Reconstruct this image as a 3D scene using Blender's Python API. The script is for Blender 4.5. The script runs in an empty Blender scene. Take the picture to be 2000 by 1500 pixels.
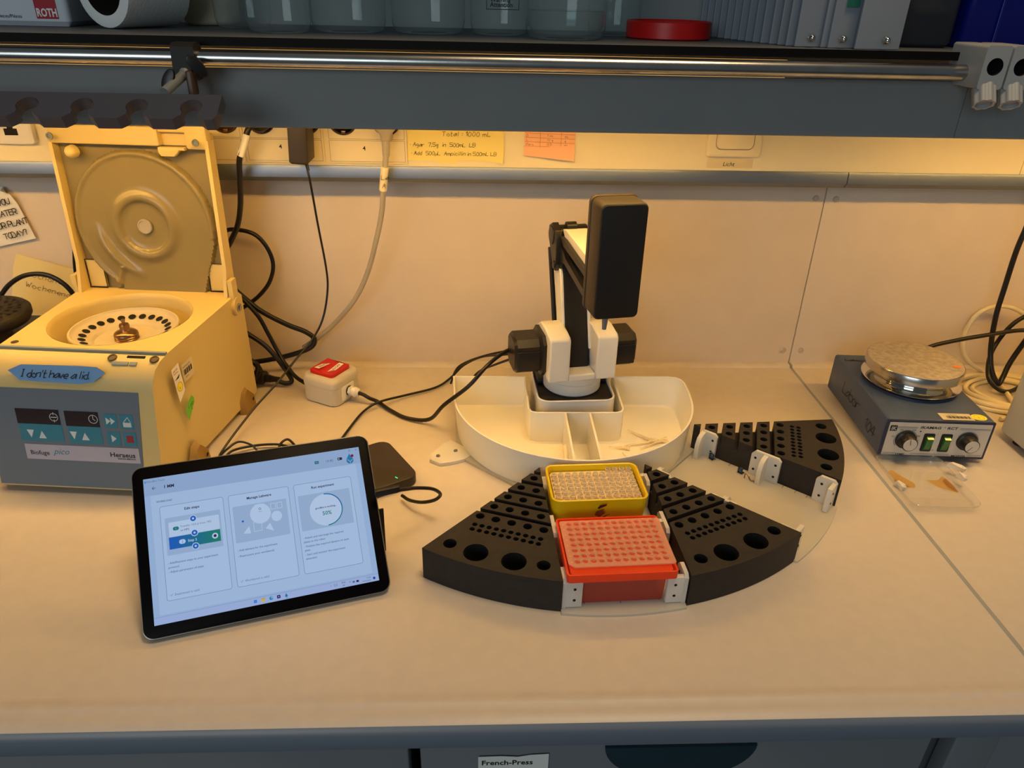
import bpy, bmesh, math, random
from mathutils import Vector, Matrix
from mathutils.geometry import tessellate_polygon
random.seed(7)
C = bpy.context.scene.collection
SC = bpy.context.scene
PI = math.pi
R = math.radians

# ------------------------------------------------------------------ camera, world, lights, exposure
cam = bpy.data.cameras.new('camera'); camo = bpy.data.objects.new('camera', cam); C.objects.link(camo)
cam.sensor_width = 36.0; cam.lens = 1438.5 / 2000 * 36.0; cam.clip_start = 0.02; cam.clip_end = 50
yaw, pitch, roll = 0.0483, 0.4923, 0.0238
fw = Vector((math.sin(yaw)*math.cos(pitch), math.cos(yaw)*math.cos(pitch), -math.sin(pitch)))
rt = Vector((math.cos(yaw), -math.sin(yaw), 0)); up = rt.cross(fw)
r2 = math.cos(roll)*rt + math.sin(roll)*up; u2 = -math.sin(roll)*rt + math.cos(roll)*up
camo.matrix_world = Matrix(((r2.x, u2.x, -fw.x, -0.038), (r2.y, u2.y, -fw.y, -1.1549), (r2.z, u2.z, -fw.z, 0.5778), (0, 0, 0, 1)))
SC.camera = camo
w = bpy.data.worlds.new('room_light'); SC.world = w; w.use_nodes = True
bg = w.node_tree.nodes['Background']; bg.inputs[0].default_value = (0.80, 0.92, 1.0, 1); bg.inputs[1].default_value = 0.085
SC.view_settings.view_transform = 'Standard'; SC.view_settings.look = 'None'
SC.view_settings.exposure = 0.0; SC.view_settings.gamma = 1.0; SC.view_settings.use_curve_mapping = False
def area(name, loc, target, sx, sy, energy, col):
    l = bpy.data.lights.new(name, 'AREA'); l.shape = 'RECTANGLE'; l.size = sx; l.size_y = sy; l.energy = energy; l.color = col
    o = bpy.data.objects.new(name, l); C.objects.link(o); o.location = loc
    o.rotation_euler = (Vector(target) - Vector(loc)).to_track_quat('-Z', 'Y').to_euler(); return o
area('daylight_window', (-1.6, -4.2, 1.3), (0, 0, 0.3), 2.2, 1.6, 37, (0.84, 0.96, 1.0))
area('added_overhead_fill', (0.45, -0.75, 2.5), (0.35, -0.75, 0.0), 0.8, 0.6, 31, (1.0, 0.68, 0.36))  # added warm fill from above for the worktop front, no known luminaire
LAMP = (1.0, 0.53, 0.118); LAMP_STRENGTH = 38.0

# ------------------------------------------------------------------ materials
def lin(c):
    return tuple(((x/255)/12.92 if x <= 10 else (((x/255)+0.055)/1.055)**2.4) for x in c)
MATS = {}
def mat(name, rgb, rough=0.5, metal=0.0, spec=0.5, noise=0.0, nscale=30, bump=0.0, bscale=200, emit=0.0, trans=0.0, ior=1.45, alpha=1.0, sss=0.0, coat=0.0, rgb2=None, aniso=None):
    if name in MATS: return MATS[name]
    m = bpy.data.materials.new(name); m.use_nodes = True; nt = m.node_tree; p = nt.nodes['Principled BSDF']
    c = lin(rgb) + (1,)
    p.inputs['Base Color'].default_value = c; p.inputs['Roughness'].default_value = rough; p.inputs['Metallic'].default_value = metal
    p.inputs['Specular IOR Level'].default_value = spec; p.inputs['IOR'].default_value = ior
    p.inputs['Transmission Weight'].default_value = trans; p.inputs['Alpha'].default_value = alpha
    p.inputs['Coat Weight'].default_value = coat
    if sss: p.inputs['Subsurface Weight'].default_value = sss; p.inputs['Subsurface Radius'].default_value = (0.02, 0.012, 0.006); p.inputs['Subsurface Scale'].default_value = 0.3
    if emit: p.inputs['Emission Color'].default_value = c; p.inputs['Emission Strength'].default_value = emit
    tc = nt.nodes.new('ShaderNodeTexCoord')
    if noise or rgb2:
        n = nt.nodes.new('ShaderNodeTexNoise'); n.inputs['Scale'].default_value = nscale; n.inputs['Detail'].default_value = 4
        nt.links.new(tc.outputs['Object'], n.inputs['Vector'])
        mx = nt.nodes.new('ShaderNodeMix'); mx.data_type = 'RGBA'
        d = lin(rgb2) if rgb2 else tuple(max(0, x*(1-noise)) for x in c[:3])
        rp = nt.nodes.new('ShaderNodeMapRange'); rp.inputs[1].default_value = 0.35; rp.inputs[2].default_value = 0.65
        nt.links.new(n.outputs['Fac'], rp.inputs[0]); nt.links.new(rp.outputs[0], mx.inputs[0])
        mx.inputs[6].default_value = c; mx.inputs[7].default_value = d + (1,)
        nt.links.new(mx.outputs[2], p.inputs['Base Color'])
    if bump:
        n2 = nt.nodes.new('ShaderNodeTexNoise'); n2.inputs['Scale'].default_value = bscale; n2.inputs['Detail'].default_value = 3
        nt.links.new(tc.outputs['Object'], n2.inputs['Vector'])
        b = nt.nodes.new('ShaderNodeBump'); b.inputs['Strength'].default_value = bump; b.inputs['Distance'].default_value = 0.001
        nt.links.new(n2.outputs['Fac'], b.inputs['Height']); nt.links.new(b.outputs[0], p.inputs['Normal'])
    MATS[name] = m; return m
def facing(nt):
    # two-sided Schlick reflectance
    lw = nt.nodes.new('ShaderNodeLayerWeight'); lw.inputs[0].default_value = 0.5
    p = nt.nodes.new('ShaderNodeMath'); p.operation = 'POWER'; p.inputs[1].default_value = 5.0; nt.links.new(lw.outputs['Facing'], p.inputs[0])
    q = nt.nodes.new('ShaderNodeMath'); q.operation = 'MULTIPLY_ADD'; q.inputs[1].default_value = 0.85; q.inputs[2].default_value = 0.04; nt.links.new(p.outputs[0], q.inputs[0]); return q
def milky(name, rgb, t=0.5, rough=0.4, clear=0.0):
    # translucent plastic: diffuse + translucent + a little gloss, optionally see-through
    if name in MATS: return MATS[name]
    m = bpy.data.materials.new(name); m.use_nodes = True; nt = m.node_tree; nt.nodes.remove(nt.nodes['Principled BSDF'])
    out = nt.nodes['Material Output']; c = lin(rgb) + (1,)
    d = nt.nodes.new('ShaderNodeBsdfDiffuse'); tr = nt.nodes.new('ShaderNodeBsdfTranslucent'); g = nt.nodes.new('ShaderNodeBsdfGlossy'); tp = nt.nodes.new('ShaderNodeBsdfTransparent')
    for x in (d, tr): x.inputs['Color'].default_value = c
    tp.inputs['Color'].default_value = tuple(0.25*1+0.75*x for x in c[:3]) + (1,)
    g.inputs['Roughness'].default_value = rough
    a = nt.nodes.new('ShaderNodeMixShader'); a.inputs[0].default_value = t; nt.links.new(d.outputs[0], a.inputs[1]); nt.links.new(tr.outputs[0], a.inputs[2])
    k = nt.nodes.new('ShaderNodeMixShader'); k.inputs[0].default_value = clear; nt.links.new(a.outputs[0], k.inputs[1]); nt.links.new(tp.outputs[0], k.inputs[2])
    f = facing(nt)
    b = nt.nodes.new('ShaderNodeMixShader'); nt.links.new(f.outputs[0], b.inputs[0]); nt.links.new(k.outputs[0], b.inputs[1]); nt.links.new(g.outputs[0], b.inputs[2])
    nt.links.new(b.outputs[0], out.inputs[0]); MATS[name] = m; return m
def glass(name, tint=(0.93, 0.97, 0.96), k=0.9, dc=(0.8, 0.85, 0.85)):
    # thin clear glass / plastic: transparent with fresnel reflection
    if name in MATS: return MATS[name]
    m = bpy.data.materials.new(name); m.use_nodes = True; nt = m.node_tree; nt.nodes.remove(nt.nodes['Principled BSDF'])
    out = nt.nodes['Material Output']; tp = nt.nodes.new('ShaderNodeBsdfTransparent'); tp.inputs[0].default_value = tuple(tint) + (1,)
    g = nt.nodes.new('ShaderNodeBsdfGlossy'); g.inputs['Roughness'].default_value = 0.03; f = facing(nt)
    d = nt.nodes.new('ShaderNodeBsdfDiffuse'); d.inputs[0].default_value = tuple(dc) + (1,)
    a = nt.nodes.new('ShaderNodeMixShader'); a.inputs[0].default_value = k; nt.links.new(d.outputs[0], a.inputs[1]); nt.links.new(tp.outputs[0], a.inputs[2])
    b = nt.nodes.new('ShaderNodeMixShader'); nt.links.new(f.outputs[0], b.inputs[0]); nt.links.new(a.outputs[0], b.inputs[1]); nt.links.new(g.outputs[0], b.inputs[2])
    nt.links.new(b.outputs[0], out.inputs[0]); MATS[name] = m; return m
def emis(name, rgb, s=1.0):
    if name in MATS: return MATS[name]
    m = bpy.data.materials.new(name); m.use_nodes = True; nt = m.node_tree; p = nt.nodes['Principled BSDF']
    p.inputs['Base Color'].default_value = (0.01, 0.01, 0.01, 1); p.inputs['Roughness'].default_value = 0.3; p.inputs['Specular IOR Level'].default_value = 0.2
    p.inputs['Emission Color'].default_value = lin(rgb) + (1,); p.inputs['Emission Strength'].default_value = s
    MATS[name] = m; return m

BENCH = mat('bench_laminate', (206, 197, 186), 0.42, noise=0.04, nscale=60, bump=0.06, bscale=900)
PANEL = mat('panel_laminate', (216, 202, 186), 0.5, noise=0.04, nscale=15)
UPWALL = mat('wall_paint', (150, 152, 152), 0.7)
TRUNKY = mat('trunking_cream', (238, 226, 190), 0.4)
TRUNKG = mat('trunking_grey', (132, 144, 164), 0.45, metal=0.92)
GREYMETAL = mat('grey_painted_metal', (116, 124, 128), 0.5, noise=0.05, nscale=12)
GREYLIGHT = mat('light_grey_plastic', (150, 155, 158), 0.45)
STEEL = mat('steel', (190, 190, 186), 0.22, metal=1.0, noise=0.12, nscale=40)
CHROME = mat('chrome', (215, 215, 210), 0.08, metal=1.0)
BRASS = mat('bronze_metal', (150, 120, 90), 0.28, metal=1.0)
BLACKP = mat('black_plastic', (26, 25, 26), 0.38)
BLACKM = mat('black_matte', (22, 21, 22), 0.6)
BLACKF = mat('black_foam', (38, 34, 33), 0.62, noise=0.25, nscale=120, bump=0.25, bscale=700)
HOLE = mat('hole_dark', (8, 8, 8), 0.8)
CABLE = mat('black_cable', (22, 21, 21), 0.36)
CREAMC = mat('cream_cable', (226, 214, 180), 0.4)
GREYC = mat('grey_cable', (172, 166, 152), 0.45)
WHITEP = mat('white_plastic', (232, 231, 228), 0.32)
PAPER = mat('paper_white', (232, 230, 224), 0.8)
PAPERY = mat('paper_yellow', (244, 226, 140), 0.8)
PAPERP = mat('paper_salmon', (250, 190, 150), 0.8)
PAPERC = mat('paper_cream', (240, 222, 160), 0.8)
INK = mat('ink_black', (25, 23, 24), 0.6)
INKG = mat('ink_faint', (110, 95, 60), 0.7)
INKR = mat('ink_brown', (120, 80, 50), 0.7)
CENT = mat('centrifuge_cream', (212, 192, 130), 0.42, noise=0.03, nscale=12)
CENTIN = mat('centrifuge_liner', (140, 128, 90), 0.24, noise=0.06, nscale=14)
CENTG = mat('centrifuge_grey', (140, 150, 150), 0.5)
CENTP = mat('panel_blue_grey', (100, 116, 134), 0.45)
CENTF = mat('front_pale_grey', (168, 176, 174), 0.45)
ROTOR = mat('rotor_plastic', (200, 190, 168), 0.35, noise=0.05, nscale=40)
TEAL = mat('key_teal', (45, 128, 156), 0.4)
KEYW = mat('key_white', (205, 214, 222), 0.5)
KEYRED = mat('key_red', (150, 40, 50), 0.5)
DISP = mat('display_dark', (34, 28, 38), 0.2)
STRIP = mat('strip_lilac', (176, 176, 196), 0.5)
TAPEB = mat('tape_blue', (88, 140, 205), 0.6)
RED = mat('red_plastic', (196, 22, 20), 0.35)
SWBOX = mat('switch_grey', (205, 200, 188), 0.4)
BLUEM = mat('hotplate_blue', (66, 84, 118), 0.4, noise=0.15, nscale=25)
BLUED = mat('hotplate_dark', (38, 50, 76), 0.45)
ALU = mat('dirty_aluminium', (196, 190, 180), 0.5, metal=0.55, rgb2=(172, 162, 146), nscale=140, bump=0.1, bscale=120)
SILVER = mat('panel_silver', (205, 200, 190), 0.4)
GREENS = mat('green_rocker', (28, 110, 50), 0.25, coat=0.5)
ORANGE = mat('orange_mark', (240, 120, 40), 0.6)
YSTICK = mat('yellow_sticker', (235, 225, 60), 0.6)
GSTICK = mat('green_tape', (110, 190, 60), 0.6)
TRAYM = milky('tray_plastic', (250, 246, 232), 0.12, 0.4)
ACRY = milky('acrylic_milky', (236, 234, 226), 0.4, 0.3, clear=0.35)
BRKT = milky('bracket_plastic', (240, 238, 232), 0.35, 0.4)
YBOX = mat('yellow_box', (240, 205, 10), 0.35)
REDBOX = milky('red_box', (255, 84, 34), 0.35, 0.35)
REDCLR = milky('red_clear', (252, 138, 112), 0.5, 0.3, clear=0.6)
PCR = milky('pcr_plate', (255, 226, 192), 0.4, 0.3, clear=0.42)
CLEARP = glass('clear_plastic', (0.93, 0.92, 0.90), 0.86)
TIPM = glass('tip_plastic', (0.96, 0.93, 0.86), 0.50, (0.95, 0.86, 0.66))
GLASS = glass('bottle_glass', (0.90, 0.95, 0.95), 0.93)
WATER = glass('water', (0.86, 0.92, 0.93), 0.95)
GLASSBK = mat('smoky_plastic', (50, 52, 60), 0.2)
CRATE = mat('crate_blue', (16, 26, 120), 0.3)
CARTON = mat('carton_white', (206, 210, 220), 0.6)
LOGOR = mat('logo_red', (170, 20, 40), 0.6)
TISSUE = mat('tissue_paper', (226, 228, 226), 0.9, bump=0.3, bscale=300)
TEALDK = mat('grip_teal', (14, 48, 60), 0.5)
CABFR = mat('cabinet_grey', (116, 120, 124), 0.5)
NOSE = mat('bench_nosing', (112, 122, 136), 0.4)
SHELFB = mat('shelf_black', (9, 9, 9), 0.6, spec=0.15)
SHELFT = mat('shelf_grey', (95, 100, 104), 0.55)
ALUT = mat('tablet_alloy', (150, 146, 140), 0.35, metal=0.8)
BEZEL = mat('tablet_glass_black', (9, 8, 10), 0.35, spec=0.06)
STAIN = mat('brown_stain', (190, 120, 30), 0.7)
GELG = mat('grey_tray_plastic', (130, 138, 148), 0.4)
COTTON = mat('cotton_white', (222, 214, 196), 0.9)
SOCKD = mat('socket_brown', (66, 48, 34), 0.4)

# ------------------------------------------------------------------ builder
def rr(wd, dp, r, n=5, cx=0, cy=0):
    pts = []
    for sx, sy, a0 in ((1, 1, 0), (-1, 1, 90), (-1, -1, 180), (1, -1, 270)):
        for i in range(n+1):
            a = R(a0 + 90*i/n); pts.append((cx + sx*(wd/2-r) + r*math.cos(a), cy + sy*(dp/2-r) + r*math.sin(a)))
    return pts
def INSET(poly, d):
    if not d: return poly
    n = len(poly); out = []
    ar = sum(poly[i][0]*poly[(i+1) % n][1]-poly[(i+1) % n][0]*poly[i][1] for i in range(n)); sg = 1 if ar > 0 else -1
    for i in range(n):
        a, b, c = Vector(poly[i-1]), Vector(poly[i]), Vector(poly[(i+1) % n]); e1 = b-a; e2 = c-b
        e1 = e1.normalized() if e1.length > 1e-9 else e2.normalized(); e2 = e2.normalized() if e2.length > 1e-9 else e1
        nn = Vector((-e1.y-e2.y, e1.x+e2.x))*sg
        nn = nn.normalized() if nn.length > 1e-9 else Vector((0, 0)); q = b + nn*d/max(0.4, math.sqrt(max(0.05, (1+e1.dot(e2))/2))); out.append((q.x, q.y))
    return out
def circ(cx, cy, r, n=20, a0=0.0):
    return [(cx + r*math.cos(a0+2*PI*i/n), cy + r*math.sin(a0+2*PI*i/n)) for i in range(n)]
def spline(pts, k=6):
    P = [Vector(p) for p in pts]; out = []
    for i in range(len(P)-1):
        p0 = P[i-1] if i else P[i]*2-P[i+1]; p1, p2 = P[i], P[i+1]; p3 = P[i+2] if i+2 < len(P) else P[i+1]*2-P[i]
        for j in range(k):
            t = j/k; out.append(0.5*((2*p1) + (p2-p0)*t + (2*p0-5*p1+4*p2-p3)*t*t + (3*p1-p0-3*p2+p3)*t**3))
    out.append(P[-1]); return out
FONT = {}
class B:
    def __init__(s): s.v = []; s.f = []; s.fm = []; s.mats = []; s.mi = 0; s.M = Matrix()
    def m(s, material):
        if material not in s.mats: s.mats.append(material)
        s.mi = s.mats.index(material); return s
    def at(s, loc=(0, 0, 0), rot=(0, 0, 0)):
        from mathutils import Euler
        s.M = Matrix.Translation(Vector(loc)) @ Euler(rot).to_matrix().to_4x4(); return s
    def stretch(s): s.M = s.M @ Matrix.Scale(1.042, 4, (0, 1, 0)); return s
    def add(s, vs, fs):
        o = len(s.v); s.v += [tuple(s.M @ Vector(p)) for p in vs]
        for f in fs: s.f.append([o+i for i in f]); s.fm.append(s.mi)
    def loft(s, rings, cap0=True, cap1=True, closed=True):
        n = len(rings[0]); vs = [p for r in rings for p in r]; fs = []
        for k in range(len(rings)-1):
            for i in range(n if closed else n-1):
                j = (i+1) % n; fs.append((k*n+i, k*n+j, (k+1)*n+j, (k+1)*n+i))
        if cap0: fs.append(tuple(range(n))[::-1])
        if cap1: fs.append(tuple((len(rings)-1)*n+i for i in range(n)))
        s.add(vs, fs); return s
    def prism(s, poly, z0, z1, ch=0.0, chb=0.0):
        inset = lambda d: INSET(poly, d)
        rings = []
        if chb: rings.append([(x, y, z0) for x, y in inset(chb)])
        rings.append([(x, y, z0+chb) for x, y in poly]); rings.append([(x, y, z1-ch) for x, y in poly])
        if ch:
            rings.append([(x, y, z1-ch*0.3) for x, y in inset(ch*0.3)]); rings.append([(x, y, z1) for x, y in inset(ch)])
        return s.loft(rings)
    def box(s, c, d, bev=0.0):
        x, y, z = c; a, b, h = d
        if bev:
            k = min(bev, min(d)*0.49); return s.at2(c, lambda: s.prism(rr(a, b, k, 3), -h/2, h/2, k*0.9, k*0.9))
        p = [(x-a/2, y-b/2), (x+a/2, y-b/2), (x+a/2, y+b/2), (x-a/2, y+b/2)]; return s.prism(p, z-h/2, z+h/2)
    def at2(s, loc, fn):
        M = s.M.copy(); s.M = M @ Matrix.Translation(Vector(loc)); fn(); s.M = M; return s
    def ext(s, poly, axis, a, b):
        # polygon in the plane across the axis: x -> (y,z), y -> (x,z)
        f = (lambda p, t: (t, p[0], p[1])) if axis == 'x' else (lambda p, t: (p[0], t, p[1]))
        return s.loft([[f(p, a) for p in poly], [f(p, b) for p in poly]])
    def lathe(s, prof, n=32, cap=True):
        rings = [[(r*math.cos(2*PI*i/n), r*math.sin(2*PI*i/n), z) for i in range(n)] for r, z in prof]
        return s.loft(rings, cap, cap)
    def cyl(s, p0, p1, r, n=20, rb=None):
        p0, p1 = Vector(p0), Vector(p1); q = (p1-p0).to_track_quat('Z', 'Y').to_matrix(); rb = r if rb is None else rb
        ring = lambda c, k: [tuple(c + q @ Vector((k*math.cos(2*PI*i/n), k*math.sin(2*PI*i/n), 0))) for i in range(n)]
        return s.loft([ring(p0, r), ring(p1, rb)])
    def tube(s, pts, r, n=10, k=6):
        P = spline(pts, k) if k > 1 else [Vector(p) for p in pts]; rings = []; X = None
        for i, p in enumerate(P):
            t = (P[min(i+1, len(P)-1)] - P[max(i-1, 0)])
            t = t.normalized() if t.length > 1e-9 else Vector((0, 0, 1))
            if X is None: X = t.orthogonal().normalized()
            X = (X - t*X.dot(t)).normalized(); Y = t.cross(X)
            rings.append([tuple(p + X*r*math.cos(2*PI*j/n) + Y*r*math.sin(2*PI*j/n)) for j in range(n)])
        return s.loft(rings)
    def ball(s, c, r, n=14, sz=1.0):
        rings = []
        for k in range(1, n//2): 
            a = PI*k/(n//2); rings.append([(c[0]+r*math.sin(a)*math.cos(2*PI*i/n), c[1]+r*math.sin(a)*math.sin(2*PI*i/n), c[2]-r*sz*math.cos(a)) for i in range(n)])
        return s.loft(rings)
    def plate(s, outer, holes, z0, z1, floor=None, hm=None, n=18, side=True, bottom=True):
        # solid with round holes cut from the top; floor = hole bottom height (None: open); hm = material of the bores
        loops = [outer] + [circ(x, y, r, n) for x, y, r in holes]
        tris = tessellate_polygon([[Vector((x, y, 0)) for x, y in l] for l in loops])
        top = [(x, y, z1) for l in loops for x, y in l]; s.add(top, [tuple(t) for t in tris])
        if side: s.loft([[(x, y, z0) for x, y in outer], [(x, y, z1) for x, y in outer]], bottom, False)
        mi = s.mi
        if hm: s.m(hm)
        for x, y, r in holes:
            fz = z0 if floor is None else floor
            s.loft([[(a, b, z1) for a, b in circ(x, y, r, n)], [(a, b, fz) for a, b in circ(x, y, r, n)]], False, floor is not None)
        s.mi = mi; return s
    # flat graphics in the local xy plane, stacked by layer
    def flat(s, poly, layer=1, dz=0.00012): s.add([(x, y, layer*dz) for x, y in poly], [tuple(range(len(poly)))]); return s
    def rect(s, x0, y0, x1, y1, layer=1, r=0): return s.flat(rr(x1-x0, y1-y0, r, 3, (x0+x1)/2, (y0+y1)/2) if r else [(x0, y0), (x1, y0), (x1, y1), (x0, y1)], layer)
    def arc(s, cx, cy, r, a0, a1, wd, layer=2, n=24):
        P = [(cx+r*math.cos(R(a0+(a1-a0)*i/n)), cy+r*math.sin(R(a0+(a1-a0)*i/n))) for i in range(n+1)]; return s.stroke(P, wd, layer)
    def stroke(s, P, wd, layer=2, dz=0.00012):
        for (x0, y0), (x1, y1) in zip(P, P[1:]):
            d = Vector((x1-x0, y1-y0))
            if d.length < 1e-9: d = Vector((1e-5, 0))
            L = d.length; d /= L; nx, ny = -d.y*wd/2, d.x*wd/2; ex, ey = d.x*wd*0.3, d.y*wd*0.3
            s.add([(x0-ex+nx, y0-ey+ny, layer*dz), (x0-ex-nx, y0-ey-ny, layer*dz), (x1+ex-nx, y1+ey-ny, layer*dz), (x1+ex+nx, y1+ey+ny, layer*dz)], [(0, 1, 2, 3)])
        return s
    def frame(s, x0, y0, x1, y1, wd, layer=2): return s.stroke([(x0, y0), (x1, y0), (x1, y1), (x0, y1), (x0, y0)], wd, layer)
    def text(s, t, x, y, size, layer=3, align='LEFT', shear=0.0, sx=1.0, bold=0.0, dz=0.00012):
        key = (t, round(shear, 2), bold)
        if key not in FONT:
            c = bpy.data.curves.new('lettering', 'FONT'); c.body = t; c.size = 1; c.shear = shear; c.resolution_u = 2; c.offset = bold
            o = bpy.data.objects.new('lettering', c); me = bpy.data.meshes.new_from_object(o)
            FONT[key] = ([tuple(v.co) for v in me.vertices], [tuple(p.vertices) for p in me.polygons])
            bpy.data.objects.remove(o); bpy.data.curves.remove(c); bpy.data.meshes.remove(me)
        vs, fs = FONT[key]
        if not vs: return s
        x1 = max(v[0] for v in vs); off = {'LEFT': 0, 'CENTER': -x1/2, 'RIGHT': -x1}[align]
        s.add([(x+(v[0]+off)*size*sx, y+v[1]*size, layer*dz) for v in vs], fs); return s
    def hand(s, t, x, y, h, wd, layer=3, slant=0.12, track=1.0):
        # handwriting from single strokes; h = capital height
        k = h/7.0; cx = x
        for ch in t:
            if ch == ' ': cx += 4*k*track; continue
            g = GLYPH.get(ch)
            if not g: continue
            jx, jy = random.uniform(-.25, .25)*k, random.uniform(-.35, .35)*k; mxx = 0
            for st in g.split():
                P = [(int(st[i]), int(st[i+1])-2) for i in range(0, len(st), 2)]; mxx = max(mxx, max(p[0] for p in P))
                Q = [(cx+jx+(px+py*slant)*k, y+jy+py*k) for px, py in P]
                if len(Q) > 2:
                    Q = [(v.x, v.y) for v in spline([(a, b, 0) for a, b in Q], 3)] if ch not in 'AMNEFHIKLTVWXYZ47kvwyx1' else Q
                s.stroke(Q, wd, layer)
            cx += (mxx+2)*k*track
        return s
    def obj(s, name, parent=None, smooth=35, loc=None, rot=None, recalc=True, bevel=0.0):
        me = bpy.data.meshes.new(name); me.from_pydata(s.v, [], s.f)
        for m in s.mats: me.materials.append(m)
        me.polygons.foreach_set('material_index', s.fm)
        if recalc:
            bm = bmesh.new(); bm.from_mesh(me); bmesh.ops.recalc_face_normals(bm, faces=bm.faces); bm.to_mesh(me); bm.free()
        if smooth:
            me.polygons.foreach_set('use_smooth', [True]*len(me.polygons)); me.set_sharp_from_angle(angle=R(smooth))
        o = bpy.data.objects.new(name, me); C.objects.link(o)
        if bevel:
            md = o.modifiers.new('edge', 'BEVEL'); md.width = bevel; md.segments = 2; md.limit_method = 'ANGLE'; md.angle_limit = R(40); md.harden_normals = False
        if parent: o.parent = parent
        if loc: o.location = loc
        if rot: o.rotation_euler = rot
        return o
GLYPH = {
 'A': '023952 1545', 'B': '02094957460646543202', 'C': '58390704224253', 'D': '02093956534202', 'E': '59090252 0646', 'I': '1939 2922 1232', 'L': '090252', 'M': '0209355962', 'N': '02095259',
 'O': '2906042242564929', 'P': '020949574505', 'R': '020949574505 2552', 'T': '0969 3932', 'U': '090422425459', 'W': '0912364269', 'Y': '0936 6932',
 'a': '5636140322445652', 'b': '090205264654422203', 'c': '4626042242', 'd': '4626042242 4942', 'e': '04444626042242', 'g': '462604234446 464020', 'h': '0902 05264642', 'i': '1612 1819', 'k': '0902 4604 1442', 'l': '1912',
 'm': '0602 05263532 35466562', 'n': '0602 05264642', 'o': '260422425426', 'p': '0600 052646544203', 'r': '0602 052646', 's': '462605443202', 't': '191232 0636', 'u': '06032245 4642', 'v': '062246', 'w': '0612254256', 'y': '0623 4610',
 '\u00f6': '260422425426 1819 3839', '\u00b5': '0600 032245 4642', '.': '1213', ',': '1301', "'": '1917', '?': '081939483634 3233', ':': '1314 1617', '-': '0545', '*': '1516',
 '0': '290422425729', '1': '072922', '4': '390464 4942', '5': '59090646544202', '7': '095922'}
def thing(name, label, cat, loc=(0, 0, 0), rz=0, group=None):
    o = bpy.data.objects.new(name, None); o.empty_display_size = 0.02; C.objects.link(o); o.location = loc; o.rotation_euler = (0, 0, rz)
    return tag(o, label, cat, group)
def tag(o, label, cat, group=None):
    o['label'] = label; o['category'] = cat
    if group: o['group'] = group
    return o
def struct(o, label=None):
    o['kind'] = 'structure'
    if label: o['label'] = label
    return o
V90 = (PI/2, 0, 0)          # local xy plane stood up, facing -y

# ================================================================== SETTING
XL, XR, XS = -1.35, 1.45, 0.5085
struct(B().m(UPWALL).box((0.05, 0.012, 0.35), (2.8, 0.02, 2.5)).obj('wall_back'))
struct(B().m(mat('floor_grey', (96, 98, 100), 0.6, noise=0.1)).box((0, -1.6, -0.91), (5.0, 4.6, 0.02)).obj('floor'))
def panel(x0, x1, screws, label):
    t = thing('wall_panel', label, 'wall panel', ((x0+x1)/2, 0, 0), 0, 'laminate panels behind the bench'); c = (x0+x1)/2
    B().m(PANEL).box((0, -0.001, 0.175), (x1-x0, 0.006, 0.35), 0.0008).obj('panel_board', t)
    for x, z in screws:
        b = B().m(mat('cap_beige', (188, 176, 164), 0.4)); b.at((x-c, -0.004, z), V90).lathe([(0.0048, 0), (0.0048, 0.0015), (0.0036, 0.003), (0.0008, 0.0034)], 18); b.obj('screw_cap', t)
panel(XL, XS-0.0008, [(0.493, 0.295), (0.4936, 0.028)], 'wide beige wall panel behind the robot, left of the thin vertical joint')
panel(XS+0.0008, XR, [(0.526, 0.294), (0.525, 0.028)], 'beige wall panel behind the blue hotplate, right of the thin vertical joint')
def prof_x(poly, x0, x1, m, name, **k): return B().m(m).ext(poly, 'x', x0, x1).obj(name, **k)
TR = [(0.0, 0.348), (-0.060, 0.348), (-0.060, 0.475), (0.0, 0.475)]
struct(prof_x(TR, XL, 0.7700, TRUNKY, 'trim_1'), 'cream cable trunking strip under the overhead shelf')
struct(prof_x(TR, 0.7710, XR, TRUNKY, 'trim_2'), 'short cream trunking cover at the right edge')
TG = [(0.0, 0.324), (-0.056, 0.324), (-0.0625, 0.331), (-0.0625, 0.3445), (-0.061, 0.3478), (0.0, 0.3478)]
struct(prof_x(TG, XL, XS-0.0006, TRUNKG, 'trim_3'), 'grey edge profile below the cream trunking')
struct(prof_x(TG, XS+0.0006, XR, TRUNKG, 'trim_4'), 'grey edge profile below the cream trunking, right of the joint')
# worktop
def worktop(x0, x1, label, joint=False):
    t = thing('worktop', label, 'worktop', ((x0+x1)/2, -0.36, 0), 0, 'pale laminate worktops'); c = (x0+x1)/2
    P = [(0, -0.028), (0, 0.0045), (-0.013, 0.0045), (-0.0165, 0.0035), (-0.019, 0.0), (-0.684, 0.0), (-0.690, 0.0006), (-0.695, 0.0026), (-0.699, 0.0022), (-0.7035, 0.0006), (-0.708, 0.0014), (-0.7155, 0.001), (-0.7195, -0.001), (-0.7195, -0.028)]
    B().m(BENCH).ext([(y+0.36, z) for y, z in P], 'x', x0-c, x1-c).obj('top_board', t, smooth=50)
    N = [(-0.7195, -0.0012), (-0.7225, -0.004), (-0.7235, -0.008), (-0.7235, -0.026), (-0.7215, -0.029), (-0.69, -0.029), (-0.69, -0.0285), (-0.7193, -0.0285)]
    B().m(NOSE).ext([(y+0.36, z) for y, z in N], 'x', x0-c, x1-c).obj('front_nosing', t, smooth=50)
    if joint: B().m(GREYLIGHT).box((x1-c+0.0026, 0.0, -0.010), (0.0052, 0.716, 0.019)).obj('joint_strip', t)
worktop(XL, 0.5055, 'long pale worktop carrying the tablet and the robot, left of the grey joint', True)
worktop(0.5107, XR, 'pale worktop under the blue hotplate, right of the grey joint')
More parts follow.
